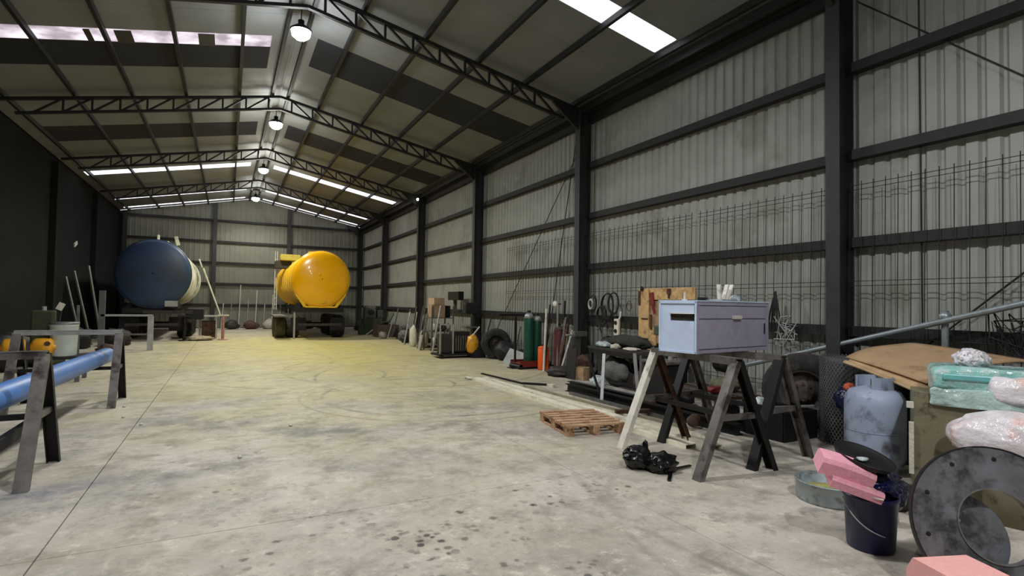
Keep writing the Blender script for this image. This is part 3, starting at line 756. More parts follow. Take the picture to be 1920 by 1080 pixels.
# ------------------------------------------------------------------ pallet
PA = R(-10); PO = Vector((4.16, 5.97, 0))
t = thing('wooden_pallet', PO, 'small wooden pallet lying on the floor beside the pale channels', 'pallet')
def pl(q, x0, y0, z0, dx, dy, dz):
    c_ = Matrix.Rotation(PA, 3, 'Z') @ Vector((x0, y0, 0)); return q.box((PO.x+c_.x, PO.y+c_.y, z0), (dx, dy, dz), rz=PA)
for i in range(7): pl(MB(), 0, -.43+i*.143, .125, .8, .085, .018).build('deck_board', M_wood, t)
for x in (-.35, 0, .35):
    pl(MB(), x, 0, .105, .09, .95, .02).build('stringer_board', M_wood, t)
    pl(MB(), x, 0, .011, .09, .95, .02).build('bottom_board', M_wood, t)
    for y in (-.41, 0, .41): pl(MB(), x, y, .058, .09, .12, .074).build('pallet_block', M_wood, t)

# black crumpled bag on the floor
t = thing('black_bag', (3.75, 4.12, 0), 'crumpled black plastic bag on the floor by the trestle legs', 'bag')
q = MB(); blob(q, (3.64, 4.24, .1), (.14, .13, .12), .24, 2.1, 4, 2, 0); blob(q, (3.78, 4.04, .08), (.16, .12, .1), .26, 2.3, 4, 4, 0); q.build('bag_body', M_bag, t)
q = MB(); blob(q, (3.74, 4.24, .19), (.03, .03, .07), .3, 3, 3, 5); q.build('bag_knot', M_bag, t)
q = MB(); q.bar((3.86, 4.0, .02), (3.62, 3.78, .012), .035, .012); q.bar((3.86, 4.0, .02), (4.13, 4.02, .02), .03, .015); q.build('bag_strap', M_bag, t)

# ------------------------------------------------------------------ wheel against the wall
def wheel(c, rad, wid, axis, label, name='truck_wheel', cat='wheel', hub=M_steel, group=None, lean=None):
    t_ = thing(name, (c[0], c[1], max(0, c[2]-rad)), label, cat, group)
    w2 = wid/2
    q = MB(); q.lathe([(rad*.56, -w2*.8), (rad*.62, -w2), (rad*.88, -w2), (rad*.97, -w2*.82), (rad, -w2*.6), (rad, w2*.6), (rad*.97, w2*.82), (rad*.88, w2), (rad*.62, w2), (rad*.56, w2*.8), (rad*.56, -w2*.8)], c, axis, 40)
    tyre = q.build('tyre', M_rubber, t_)
    q = MB(); q.lathe([(rad*.57, -w2*.85), (rad*.53, -w2*.85), (rad*.5, -w2*.3), (rad*.3, -w2*.15), (rad*.27, -w2*.55), (rad*.16, -w2*.6), (.001, -w2*.6)], c, axis, 32); q.lathe([(rad*.57, w2*.85), (rad*.53, w2*.85), (rad*.5, w2*.3), (rad*.3, w2*.15), (rad*.27, w2*.55), (.001, w2*.6)], c, axis, 32)
    rim = q.build('rim', hub, t_)
    ax = Vector(axis).normalized(); x_, y_ = MB().frame(ax)
    q = MB()
    for k in range(8):
        a = 2*math.pi*k/8; p = Vector(c)+x_*math.cos(a)*rad*.22+y_*math.sin(a)*rad*.22
        for s_ in (-1, 1): q.tube(p+ax*s_*w2*.5, p+ax*s_*w2*.75, .018, seg=6)
    q.build('wheel_nut', M_rust, t_)['kind'] = 'stuff'
    return t_
wheel((6.80, 4.64, .51), .5, .26, (.85, .52, .04), 'big truck wheel with rusty rim standing against the right wall', hub=mat('dull_brown_rim', (84, 76, 70), .7, .2, .2, 9, dirt=(52, 44, 38), dirt_amt=.4, dscale=9))
# stone/dark crate in front of it
t = thing('black_crate', (6.15, 4.55, 0), 'black open crate on the floor before the big truck wheel', 'crate')
for (dx, dy, sx, sy) in ((0, -.28, .62, .02), (0, .28, .62, .02), (-.3, 0, .02, .56), (.3, 0, .02, .56)):
    MB().box((6.2+dx, 4.55+dy, .18), (sx, sy, .34)).build('crate_side', M_black, t)
MB().box((6.2, 4.55, .02), (.6, .56, .02)).build('crate_bottom', M_black, t)
lump('plastic_bag', (5.98, 4.66, .38), (.09, .07, .1), M_clear, 'small white bag on the left rim of the black crate', 'bag', seed=41)
MB()
profile((6.0, 4.5, .365), (6.6, 4.35, .365), 'flat', M_ltgrey, 'light grey bar lying across the black crate', w_=.05, h_=.02)

# ------------------------------------------------------------------ junk heap behind trestles
t = thing('steel_rack', (6.0, 5.6, 0), 'low rusty steel rack behind the trestle legs, holding scrap', 'rack')
for (x, y) in ((5.75, 5.15), (6.45, 5.05), (5.95, 6.3), (6.65, 6.2)): MB().box((x, y, .19), (.04, .04, .38)).build('leg', M_rust, t)
for a, b2 in (((5.75, 5.15, .39), (6.45, 5.05, .39)), ((5.95, 6.3, .39), (6.65, 6.2, .39)), ((5.75, 5.15, .39), (5.95, 6.3, .39)), ((6.45, 5.05, .39), (6.65, 6.2, .39))):
    MB().bar(a, b2, .05, .04).build('rack_rail', M_rust, t)
for k in range(7):
    MB().bar((5.8+k*.1, 5.1, .41), (5.98+k*.1, 6.28, .41), .05, .012).build('rack_slat', M_junk[k % 3], t)
def motor(c, L_, r_, axis, mt, label, name='electric_motor', cat='motor'):
    t_ = thing(name, (c[0], c[1], c[2]-r_), label, cat); ax = Vector(axis).normalized(); c = Vector(c)
    q = MB(); q.lathe([(.001, -L_/2), (r_*.8, -L_/2), (r_, -L_*.42), (r_, L_*.42), (r_*.8, L_/2), (.001, L_/2)], c, ax, 18); q.build('casing', mt, t_)
    for k in range(5):
        q = MB(); p = c+ax*(k-2)*L_*.16; q.lathe([(r_, -.008), (r_*1.1, -.006), (r_*1.1, .006), (r_, .008)], p, ax, 18); q.build('fin', mt, t_)
    MB().tube(c+ax*L_/2, c+ax*(L_/2+.1), r_*.15, seg=8).build('shaft', M_ltgrey, t_)
    MB().box(c-Vector((0, 0, r_*.9)), (r_*1.3, r_*1.3, r_*.2)).build('foot', mt, t_)
    return t_
motor((6.05, 5.25, .2), .36, .11, (1, .1, 0), M_black, 'black motor on the floor under the low rack')
motor((5.5, 5.3, .1), .2, .07, (.8, .5, 0), M_junk[2], 'small brown motor on the floor left of the low rack')
lump('red_bag', (5.95, 5.35, .47), (.11, .09, .055), M_red, 'red crumpled wrapper on top of the low rack', 'wrapper', fz=.42, seed=51)
lump('grey_lump', (6.3, 5.5, .5), (.2, .22, .1), mat('olive_sack', (104, 104, 82), .9, 0, .2, 8), 'olive sack on top of the low rack', 'sack', fz=.42, seed=52)
motor((6.75, 5.9, .75), .3, .13, (.3, 1, 0), M_junk[3], 'dark motor on a stand beyond the low rack')
t = thing('drill_stand', (6.35, 6.6, 0), 'dark workshop machine on a pedestal behind the lavender box', 'machine')
MB().box((6.5, 6.9, .32), (.4, .5, .64)).build('pedestal', M_junk[3], t, bevel=.01)
MB().box((6.5, 6.9, .68), (.5, .6, .05)).build('table', M_junk[1], t, bevel=.01)
MB().tube((6.62, 6.9, .7), (6.62, 6.9, 1.25), .04, seg=12).build('post', M_ltgrey, t)
MB().box((6.5, 6.9, 1.2), (.34, .2, .16)).build('head', M_junk[5], t, bevel=.02)
for i, (x, y, ang) in enumerate(((5.5, 7.3, 14), (5.62, 7.45, -12), (6.2, 7.2, 5))):
    q = MB(); q.bar((x, y, 0), (x+math.sin(R(ang))*.8, y+.2, .78), .05, .03)
    tag(q.build('leaning_post', (M_ltgrey, M_junk[3], M_ltgrey)[i], loc=(x, y, 0)), ('pale steel post standing behind the white trestle leg', 'dark steel post standing beside the pale post', 'thin pale post behind the middle of the trestles')[i], 'post')
for i in range(9):
    x, y = 5.75+rnd.uniform(0, 1.1), 6.5+rnd.uniform(-.2, 1.6)
    s_ = rnd.uniform(.06, .14)
    lump('scrap_piece', (x, y, s_*.8), (s_, s_*1.3, s_*.8), M_junk[i % 6], ('oily', 'grey', 'brown', 'black', 'pale', 'green-grey', 'second oily', 'second grey', 'second brown')[i]+' scrap lump on the floor between the beams and the workbench', 'scrap', amp=.5, sub=2, seed=60+i, fz=0, group='scrap lumps before the workbench')

# ------------------------------------------------------------------ expanded mesh roll
t = thing('mesh_roll', (6.62, 3.98, 0), 'dark roll of expanded metal mesh standing beside the pale blue tank', 'mesh roll')
def roll(c, r0, h0, n_, mt):
    q = MB(); nz = 16; nr = 44
    for j in range(nz):
        for i in range(nr):
            a0, a1 = 2*math.pi*i/nr, 2*math.pi*(i+1)/nr; am = (a0+a1)/2
            z0, z1 = h0*j/nz, h0*(j+1)/nz; zm = (z0+z1)/2
            P_ = lambda a, z, rr_=r0: Vector((c[0]+math.cos(a)*rr_, c[1]+math.sin(a)*rr_, z))
            for (u, v) in ((P_(a0, zm), P_(am, z1)), (P_(am, z1), P_(a1, zm)), (P_(a1, zm), P_(am, z0)), (P_(am, z0), P_(a0, zm))):
                q.bar(u, v, .009, .004, up=(math.cos(am), math.sin(am), 0))
    return q
roll((6.62, 3.98), .27, 1.04, 0, M_dark).build('outer_turn', mat('mesh_steel', (96, 98, 98), .5, .4), t, fix=False)['kind'] = 'stuff'
q = MB(); q.lathe([(.2, 0), (.2, 1.02)], (6.62, 3.98, 0), seg=30); q.build('inner_turns', mat('mesh_inner', (72, 74, 74), .7, .2), t, solid=.01)
q = MB(); q.lathe([(.14, 0), (.14, 1.0)], (6.62, 3.98, 0), seg=24); q.build('core_turn', M_black, t, solid=.01)
lump('orange_rag', (6.27, 3.72, .72), (.04, .06, .045), mat('dull_orange_cloth', (196, 92, 58), .8), 'orange rag hanging between mesh roll and pale blue tank', 'rag', seed=71, amp=.4)
lump('navy_bag', (6.32, 3.78, .56), (.09, .14, .14), M_navybag, 'dark blue bag hanging under the orange rag', 'bag', seed=72)

# ------------------------------------------------------------------ pale blue gas tank
GX, GY = 5.78, 3.18
t = thing('gas_tank', (GX, GY, 0), 'pale blue-grey standing gas tank with a collar, beside the olive cabinet', 'gas tank')
q = MB(); q.lathe([(.001, .05), (.17, .05), (.24, .08), (.262, .14), (.265, .66), (.255, .73), (.22, .79), (.13, .83), (.001, .84)], (GX, GY, 0), seg=36); q.build('vessel', M_tankg, t)
q = MB(); q.lathe([(.2, 0), (.2, .09), (.19, .09), (.19, 0)], (GX, GY, 0), seg=30); q.build('foot_ring', M_tankg, t)
for a0 in (20, 200):
    q = MB(); pts = [(GX+math.cos(R(a))*.16, GY+math.sin(R(a))*.16) for a in range(a0, a0+130, 10)]
    for u, v in zip(pts[:-1], pts[1:]): q.bar((*u, .87), (*v, .87), .01, .12)
    q.build('collar', M_tankg, t)
MB().tube((GX, GY, .8), (GX, GY, .9), .035, seg=12).build('valve', mat('brass', (150, 130, 80), .4, .6), t)
q = MB(); q.lathe([(.267, .4), (.269, .405), (.267, .41)], (GX, GY, 0), seg=36); q.build('weld_seam', M_tankg, t)
# dark tall bin behind tank
q = MB(); q.lathe([(.24, 0), (.27, .8), (.28, .82), (.26, .82), (.23, .02)], (6.5, 3.2, 0), seg=24); tag(q.build('dark_bin', mat('dark_bin_plastic', (42, 46, 48), .5), loc=(6.5, 3.2, 0)), 'dark grey bin standing behind the pale blue tank', 'bin')

# ------------------------------------------------------------------ cardboard sheets
def board(name, pts, th, mt, label, fold=0):
    q = MB(); n_ = 10
    A, B, C_, D = [Vector(p) for p in pts]
    def fn(u, v):
        p = (A*(1-u)+B*u)*(1-v)+(D*(1-u)+C_*u)*v
        p.z += fold*math.sin(math.pi*u)*.05+.01*math.sin(7*u+3*v)
        return p
    q.sheet(fn, n_, n_)
    return tag(q.build(name, mt, loc=pts[0], solid=th), label, 'cardboard')
board('cardboard_sheet', [(6.3, 3.78, 1.05), (6.98, 3.42, 1.22), (7.05, 2.35, 1.12), (5.78, 2.72, .92)], .012, M_card, 'large tan cardboard sheet lying over the junk behind the pale blue tank', 1)
board('cardboard_sheet', [(6.15, 3.72, 1.0), (6.3, 3.72, 1.03), (5.88, 2.68, .9), (5.65, 2.72, .84)], .02, mat('cardboard_edge', (186, 156, 118), .9), 'narrow second cardboard sheet under the front edge of the large one')
# post under the pipe, and the long galvanised pipe
t = thing('pipe_post', (7.22, 3.2, 0), 'short galvanised post with a cap standing at the right wall, under the sloping pipe', 'post')
MB().tube((7.2, 3.2, 0), (7.2, 3.2, 1.6), .035, seg=12).build('shaft', M_galv, t)
q = MB(); q.lathe([(.06, 0), (.065, .03), (.03, .07), (.001, .08)], (7.2, 3.2, 1.52), seg=16); q.build('cap', M_galv, t)
q = MB(); q.tube((7.14, 6.1, .63), (7.14, 2.0, 1.83), .034, seg=18)
tag(q.build('galvanised_pipe', M_galv, loc=(7.14, 4, .63)), 'long galvanised pipe sloping up along the right wall', 'pipe')

# ------------------------------------------------------------------ olive cabinet, wrapped bundles
CR = Vector((.48, -.877, 0)).normalized(); CB = Vector((.877, .48, 0)).normalized()
C0 = Vector((5.27, 2.58, 0))
t = thing('steel_cabinet', C0+CR*.55+CB*.3, 'olive grey steel cabinet standing under the turquoise wrapped package', 'cabinet')
Mc = Matrix((CR, CB, ez)).transposed()
def cx(q, x0, x1, y0, y1, z0, z1): return q.box(C0+CR*(x0+x1)/2+CB*(y0+y1)/2+ez*(z0+z1)/2, (x1-x0, y1-y0, z1-z0), M=Mc)
cx(MB(), 0, 1.25, .02, .62, .02, .88).build('body', M_olive, t, bevel=.006)
cx(MB(), .0, 1.25, 0, .02, .0, .9).build('front_sheet', M_olive, t, bevel=.004)
cx(MB(), -.035, 0, -.03, .0, .2, .64).build('edge_strip', M_cloth, t)
cx(MB(), -.05, 0, -.03, .03, .76, .81).build('hinge', M_white, t)
q = MB(); p = C0+CR*.45+ez*.8-CB*.004
q.tube(p, p-CB*.006, .02, seg=8); q.build('stain_plug', M_rust, t)
t = thing('wrapped_package', C0+CR*.7+CB*.3+ez*.905, 'turquoise package in clear film on top of the olive cabinet', 'package')
q = MB()
def wrapbox(q, x0, x1, y0, y1, z0, z1, amp, seed, nu=26):
    bm = bmesh.new(); bmesh.ops.create_cube(bm, size=1); bmesh.ops.subdivide_edges(bm, edges=bm.edges, cuts=12, use_grid_fill=True)
    vs = []
    for v in bm.verts:
        c_ = v.co.copy(); k = Vector((abs(c_.x)*2, abs(c_.y)*2, abs(c_.z)*2))
        c_ *= 1-.06*(k.x**6*k.y**6+k.x**6*k.z**6+k.y**6*k.z**6)
        p = Vector(((x0+x1)/2+c_.x*(x1-x0), (y0+y1)/2+c_.y*(y1-y0), (z0+z1)/2+c_.z*(z1-z0)))
        nn = noise.noise_vector(p*9+Vector((seed, 0, 0)))*amp
        if p.z < z0+.01: nn.z = 0
        p = p+nn
        vs.append(C0+CR*p.x+CB*p.y+ez*max(p.z, z0))
    fs = [tuple(v.index for v in f.verts) for f in bm.faces]; bm.free()
    return q.add(vs, fs, True)
wrapbox(q, .12, 1.3, .02, .5, .905, 1.13, .02, 1.); q.build('film_wrap', M_cyan, t)
q = MB(); wrapbox(q, .5, 1.34, -.07, .2, .86, 1.08, .03, 5.); q.build('loose_film', M_wrap, t)
q = MB(); wrapbox(q, .1, 1.34, -.05, .0, .8, .95, .025, 9.); q.build('film_skirt', mat('pale_green_film', (186, 212, 204), .15, 0, .15, 9, bump=.9, bscale=22, coat=.5), t)
q = MB()
cx(q, .2, .95, .0, .04, 1.02, 1.07); q.build('blue_band', mat('teal_band', (112, 184, 184), .3), t, bevel=.01)
FC = C0+CR*.41+CB*.25+ez*1.13
q = MB(); blob(q, FC+Vector((0, 0, .05)), (.125, .125, .095), .22, 3.0, 4, 81)
tag(q.build('crumpled_film', M_foil, loc=FC), 'crumpled white plastic film ball behind the turquoise package', 'film')
# wrapped bundle bulging out in front of the cabinet
q = MB(); cc = C0+CR*.62-CB*.22+ez*.62
Mx2 = Mc
blob(q, cc, (.42, .2, .21), .08, 2.6, 4, 91, None, Mx2)
tag(q.build('wrapped_bundle', M_wrap, loc=cc-ez*.25), 'pale pink and white bundle in crumpled plastic before the olive cabinet', 'bundle')
# stand for the bundle: a dark drum below
q = MB(); q.lathe([(.001, 0), (.2, 0), (.2, .42), (.18, .44), (.001, .44)], cc-ez*.62, seg=28)
tag(q.build('olive_drum', M_olive, loc=cc-ez*.62), 'olive steel drum behind the cut steel ring, under the wrapped bundle', 'drum')

# ------------------------------------------------------------------ big steel ring
RC = Vector((3.82, 1.46, .408)); RN = Vector((-.60, -.76, .30)).normalized()
t = thing('steel_ring', (3.8, 1.44, 0), 'large flame-cut dark steel ring leaning in the right foreground', 'steel ring')
rx, ry = MB().frame(RN)
def ann(q, r0, r1, z0, z1, seg=56, c=RC):
    vs = []
    for (r_, z) in ((r0, z0), (r1, z0), (r1, z1), (r0, z1)):
        for i in range(seg):
            a = 2*math.pi*i/seg; vs.append(c+RN*z+rx*math.cos(a)*r_+ry*math.sin(a)*r_)
    fs = [(k*seg+i, k*seg+(i+1) % seg, ((k+1) % 4)*seg+(i+1) % seg, ((k+1) % 4)*seg+i) for k in range(4) for i in range(seg)]
    return q.add(vs, fs, False)
ann(MB(), .2, .42, -.012, .012).build('plate', M_ring, t)
ann(MB(), .192, .1995, -.02, .02).build('inner_lip', M_ringedge, t)
ann(MB(), .421, .428, -.016, .016).build('outer_edge', M_black, t)
for k in range(10):
    a = 2*math.pi*(k+.3)/10; p = RC+rx*math.cos(a)*.36+ry*math.sin(a)*.36
    MB().tube(p+RN*.0115, p+RN*.0135, .013, seg=10).build('bolt_hole', M_black, t)
# second disc behind it (seen through the hole)
q = MB(); c2 = RC-RN*.12-Rt*.13; c2.z = .30
q.lathe([(.001, -.01), (.24, -.01), (.24, .01), (.001, .01)], c2, RN, 40, smooth=False); tag(q.build('steel_disc', M_ring, loc=(c2.x, c2.y, 0)), 'dark round steel disc seen through the hole of the steel ring', 'steel disc')
q = MB(); q.bar(c2+RN*.02+rx*.24-ry*.03, c2+RN*.02-rx*.0-ry*.09, .012, .01); tag(q.build('welding_rod', M_ltgrey, loc=c2), 'thin pale rod seen through the hole of the steel ring', 'rod')

# ------------------------------------------------------------------ navy bucket with bag, pan and pink foam
BX, BY = 3.89, 2.17
t = thing('navy_bucket', (BX, BY, 0), 'dark navy plastic bucket in the right foreground, full of rubbish', 'bucket')
q = MB(); q.lathe([(.001, 0), (.135, 0), (.14, .01), (.158, .33), (.166, .335), (.168, .36), (.155, .36), (.15, .34), (.132, .02), (.001, .02)], (BX, BY, 0), seg=32); q.build('shell', M_navy, t)
q = MB(); fb, rb = Vector((-.873, -.487, 0)), Vector((.487, -.873, 0)); BC = Vector((BX, BY, 0))
pts = []
for i in range(14):
    a = i/13; th = R(-68+100*a); pts.append(BC+(fb*math.cos(th)+rb*math.sin(th))*(.172-.02*a)+Vector((0, 0, .325-.2*a-.035*math.sin(math.pi*a))))
q.path(pts, .004, 6); q.build('wire_handle', M_ltgrey, t)
t = thing('navy_bag', (BX+.02, BY+.02, .36), 'dark blue plastic bag stuffed into the navy bucket', 'bag')
q = MB(); blob(q, (BX+.03, BY, .42), (.17, .15, .12), .35, 3, 4, 101); q.build('bag_body', M_navybag, t)
q = MB(); blob(q, (BX+.22, BY-.04, .33), (.1, .06, .1), .4, 3, 3, 102); q.build('bag_tail', M_navybag, t)
q = MB(); q.path([BC+fb*f_+rb*r_+Vector((0, 0, z_)) for f_, r_, z_ in ((.165, -.03, .44), (.175, .01, .435), (.18, -.01, .405), (.18, .02, .38), (.17, .07, .375))], .006, 6)
q.build('white_cord', M_white, t)
t = thing('black_pan', (BX, BY, .56), 'black shallow pan lid tilted on top of the navy bucket', 'pan')
pn = Vector((-.05, -.27, .95)).normalized()
q = MB(); q.lathe([(.001, .008), (.14, .012), (.175, .03), (.185, .035), (.185, .028), (.17, .0), (.001, -.004)], (BX-.05, BY+.02, .585), pn, 32, sx=1.05, sy=.8); q.build('pan_body', M_black, t)
q = MB(); blob(q, Vector((BX-.09, BY+.0, .6)), (.04, .03, .012), .4, 3, 2, 7); q.build('paint_smear', M_clear, t)
def foam(c, d, M_, label, mt, sag=0.):
    q = MB(); nx = 14
    vs = []
    prof = [(-1, -1), (1, -1), (1, .55), (.75, 1), (-.75, 1), (-1, .55)]
    for i in range(nx+1):
        u = i/nx-.5
        for (a, b_) in prof:
            vs.append(Vector(c)+M_ @ Vector((u*d[0], a*d[1]/2, b_*d[2]/2-sag*(2*u)**2)))
    n_ = len(prof)
    fs = [(i*n_+k, i*n_+(k+1) % n_, (i+1)*n_+(k+1) % n_, (i+1)*n_+k) for i in range(nx) for k in range(n_)]+[tuple(range(n_))[::-1], tuple(nx*n_+k for k in range(n_))]
    q.add(vs, fs, False)
    return tag(q.build('foam_block', mt, loc=Vector(c)-Vector((0, 0, d[2]/2))), label, 'foam')
Mf = Matrix.Rotation(R(-40), 3, 'Z') @ Matrix.Rotation(R(17), 3, 'Y') @ Matrix.Rotation(R(18), 3, 'X')
foam((3.69, 2.22, .545), (.33, .16, .11), Mf, 'upper pink foam block on the navy bucket', M_pink, .01)
foam((3.71, 2.17, .435), (.32, .13, .07), Mf, 'lower pink foam slab jutting from the navy bucket rim', M_pink, .0)
Mg = Matrix.Rotation(R(-20), 3, 'Z')
foam((3.34, 1.43, .15), (.32, .3, .3), Mg, 'pale pink foam block at the bottom right edge of the picture', M_pink2)
# round tin basin behind bucket
t = thing('tin_basin', (4.52, 2.85, 0), 'round pale tin basin on the floor left behind the navy bucket', 'basin')
q = MB(); q.lathe([(.001, .01), (.23, .01), (.245, .0), (.25, .02), (.255, .15), (.262, .155), (.262, .165), (.248, .165), (.243, .03), (.001, .025)], (4.52, 2.85, 0), seg=40); q.build('shell', M_bin, t)
q = MB(); q.lathe([(.001, .08), (.2, .08), (.24, .07)], (4.52, 2.85, 0), seg=30); q.build('contents', mat('yellow_green_residue', (156, 152, 90), .9, 0, .2, 12), t)
# small clutter between bucket and ring
lump('white_lump', (4.42, 2.35, .09), (.07, .08, .12), M_cloth, 'white crumpled paper on the floor right of the navy bucket', 'paper', seed=111, fz=0)
lump('pale_chip', (4.08, 1.95, .02), (.05, .03, .015), M_cloth, 'small pale chip on the floor before the steel ring', 'chip', seed=112, fz=0)
lump('grey_rubble', (4.85, 2.5, .1), (.16, .14, .12), M_junk[0], 'dark rubble heap between bucket and olive cabinet', 'rubble', seed=113, fz=0, amp=.5)
for i, (x, y) in enumerate(((-1.31, 9.75), (-1.2, 8.9), (-.93, 8.3), (.15, 6.2), (.75, 7.5))):
    lump('pebble', (x, y, .012), (.025, .03, .016), M_cloth, ('white crumb of rubble beside the far left trestle foot', 'white crumb of rubble between the left trestles', 'white crumb of rubble by the long floor joint', 'small pale crumb of rubble on the open floor', 'tiny pale crumb of rubble in the middle of the floor')[i], 'rubble', seed=120+i, sub=1, fz=0)

# ------------------------------------------------------------------ gas cylinders on a red cart
def cylinder(x, y, z0, r_, h_, mt, label, name='gas_cylinder', cap=M_ltgrey):
    t_ = thing(name, (x, y, z0), label, 'gas cylinder')
    q = MB(); q.lathe([(.001, 0), (r_*.9, 0), (r_, .03), (r_, h_*.84), (r_*.85, h_*.9), (r_*.4, h_*.94), (.001, h_*.94)], (x, y, z0), seg=22); q.build('bottle', mt, t_)
    q = MB(); q.lathe([(r_*.99, h_*.845), (r_*.86, h_*.905), (r_*.41, h_*.945)], (x, y, z0+.004), seg=22); q.build('shoulder', cap, t_, solid=.004)
    q = MB(); q.lathe([(r_*.3, h_*.93), (r_*.3, h_), (.001, h_)], (x, y, z0), seg=12); q.tube((x-.05, y, z0+h_*.975), (x+.05, y, z0+h_*.975), .018, seg=8); q.build('valve', M_black, t_)
    return t_
t = thing('cylinder_cart', (6.85, 12.0, 0), 'red steel cart base under the green gas cylinders', 'cart')
q = MB(); q.box((6.8, 12.0, .14), (.85, .5, .02)); q.build('cart_bed', M_red, t)
for dy in (-.25, .25): MB().box((6.8, 12+dy, .13), (.85, .02, .14)).build('cart_side', M_red, t)
for dx in (-.4, .4): MB().tube((6.8+dx, 11.74, .06), (6.8+dx, 12.26, .06), .06, seg=14).build('cart_roller', M_black, t)
cylinder(6.76, 12.02, .15, .125, 1.3, M_green, 'left green gas cylinder with pale shoulder on the red cart')
cylinder(7.02, 12.06, .15, .125, 1.22, M_green, 'right green gas cylinder on the red cart')
cylinder(6.92, 11.55, 0, .14, .62, M_orange, 'short orange gas cylinder standing before the green ones', cap=M_orange)
t = thing('steel_stand', (6.42, 12.1, 0), 'thin dark steel stand left of the green gas cylinders', 'stand')
MB().box((6.42, 12.1, .66), (.045, .045, 1.3)).build('post', M_black, t)
MB().box((6.42, 12.1, .01), (.3, .3, .02)).build('foot', M_black, t)
MB().bar((5.95, 12.1, 1.33), (6.95, 12.1, 1.33), .04, .05).build('arm', M_black, t)
q = MB(); q.add([(6.55, 13.1, 0), (6.85, 12.3, 0), (6.95, 12.35, .3), (6.75, 13.0, .42)], [(0, 1, 2, 3)])
tag(q.build('pale_plate', M_ltgrey, loc=(6.6, 13, 0), solid=.015), 'pale steel plate leaning on the floor left of the red cart', 'plate')
q = MB(); q.box((6.95, 11.9, .35), (.2, .04, .3), M=Matrix.Rotation(R(-25), 3, 'Y'));
# poles and scrap standing right of the cylinders
labs = ['white pole leaning right of the orange cylinder', 'black pole leaning right of the orange cylinder', 'thin pale pole beside the mid column', 'grey square tube leaning left of the mid column', 'brown pole leaning left of the mid column', 'long dark pole leaning nearest the mid column', 'short pale bar leaning at the column foot', 'black flat bar leaning at the column foot']
for i, (x, y, dx, h_, mt, r_) in enumerate(((6.72, 11.2, .12, 1.5, M_white, .022), (6.8, 11.3, .2, 1.6, M_black, .02), (6.98, 11.0, .05, 1.62, M_ltgrey, .018), (6.95, 10.9, .25, 1.3, M_junk[1], .03), (6.85, 10.8, .35, 1.15, M_rust, .03), (7.1, 10.95, .2, 1.7, M_black, .02), (6.8, 10.6, .4, 1.0, M_junk[4], .025), (6.9, 10.5, .35, .95, M_junk[3], .035))):
    q = MB(); q.bar((x, y, 0), (min(x+dx, 7.2), y+.1, h_), r_*2, r_*1.4)
    tag(q.build('leaning_pole', mt, loc=(x, y, 0)), labs[i], 'pole', 'poles leaning between the gas cylinders and the column')
cylinder(7.08, 11.1, 0, .12, 1.15, mat('maroon_paint', (84, 36, 36), .5), 'dark maroon gas cylinder standing left of the mid column', cap=M_junk[2])
t = thing('vise_stand', (7.05, 10.3, 0), 'dark bench vise on a stand at the foot of the mid column', 'vise')
MB().box((7.1, 10.2, .45), (.2, .24, .9)).build('stand', M_junk[3], t)
MB().box((7.05, 10.2, .95), (.34, .14, .12)).build('vise_jaw', M_junk[1], t, bevel=.01)
MB().tube((6.86, 10.2, .93), (6.7, 10.2, .93), .02, seg=8).build('vise_screw', M_ltgrey, t)
lump('scrap_heap', (6.75, 10.4, .1), (.35, .35, .12), M_junk[0], 'low dark heap of swarf at the foot of the leaning poles', 'scrap', amp=.5, fz=0, seed=131)
t = thing('pressure_gauge', (6.95, 11.5, 1.35), 'white round gauge hanging above the leaning poles', 'gauge')
q = MB(); q.lathe([(.001, 0), (.07, 0), (.075, .03), (.05, .05), (.001, .05)], (7.1, 11.3, 1.62), (-1, -.3, 0), 16); q.build('dial', M_white, t)
q = MB(); q.tube((7.1, 11.3, 1.62), (7.28, 11.35, 1.62), .015, seg=6); q.build('bracket', M_black, t)

# ------------------------------------------------------------------ machines further back on the right
t = thing('welding_cart', (6.0, 15.3, 0), 'dark welding machine on a low wheeled cart', 'machine')
MB().box((6.0, 15.2, .1), (1.2, .7, .05)).build('cart_bed', M_junk[3], t)
MB().box((6.2, 15.3, .45), (.5, .5, .62)).build('machine_body', M_junk[3], t, bevel=.02)
MB().box((5.68, 15.2, .42), (.28, .4, .56)).build('transformer', M_junk[0], t, bevel=.02)
for k in range(6): MB().box((6.0+k*.075, 15.03, .42), (.03, .02, .44)).build('vent_fin', M_junk[1], t)
for x in (5.5, 6.5):
    MB().tube((x, 14.85, .06), (x, 14.9, .06), .06, seg=12).build('caster', M_black, t)
for x in (5.46, 5.86): MB().box((x, 14.92, .55), (.03, .03, .85)).build('handle_post', M_junk[4], t)
MB().bar((5.46, 14.92, .98), (5.86, 14.92, .98), .03, .03).build('handle_bar', M_junk[4], t)
t = thing('yellow_bag', (6.4, 14.7, .13), 'yellow plastic sack leaning against the welding machine', 'sack')
q = MB(); blob(q, (6.42, 14.78, .4), (.19, .14, .29), .18, 2.5, 3, 141, .13); q.build('sack_body', M_yel2, t)
MB().bar((6.4, 14.75, .66), (6.6, 14.7, .92), .04, .03).build('handle', M_white, t)
wheel((6.98, 14.35, .44), .44, .3, (.35, .93, .05), 'dark worn tyre leaning right of the welding machine', hub=M_junk[3])
lump('dark_heap', (7.05, 13.9, .25), (.3, .4, .28), M_junk[3], 'dark heap of hose behind the worn tyre', 'heap', fz=0, seed=142)
t = thing('pillar_drill', (6.9, 16.1, 0), 'dark pillar drill standing by the fourth column of the right wall', 'machine')
MB().box((6.9, 15.9, .05), (.4, .5, .1)).build('base', M_junk[3], t); MB().tube((6.95, 15.9, .1), (6.95, 15.9, 1.75), .06, seg=12).build('pillar', M_black, t)
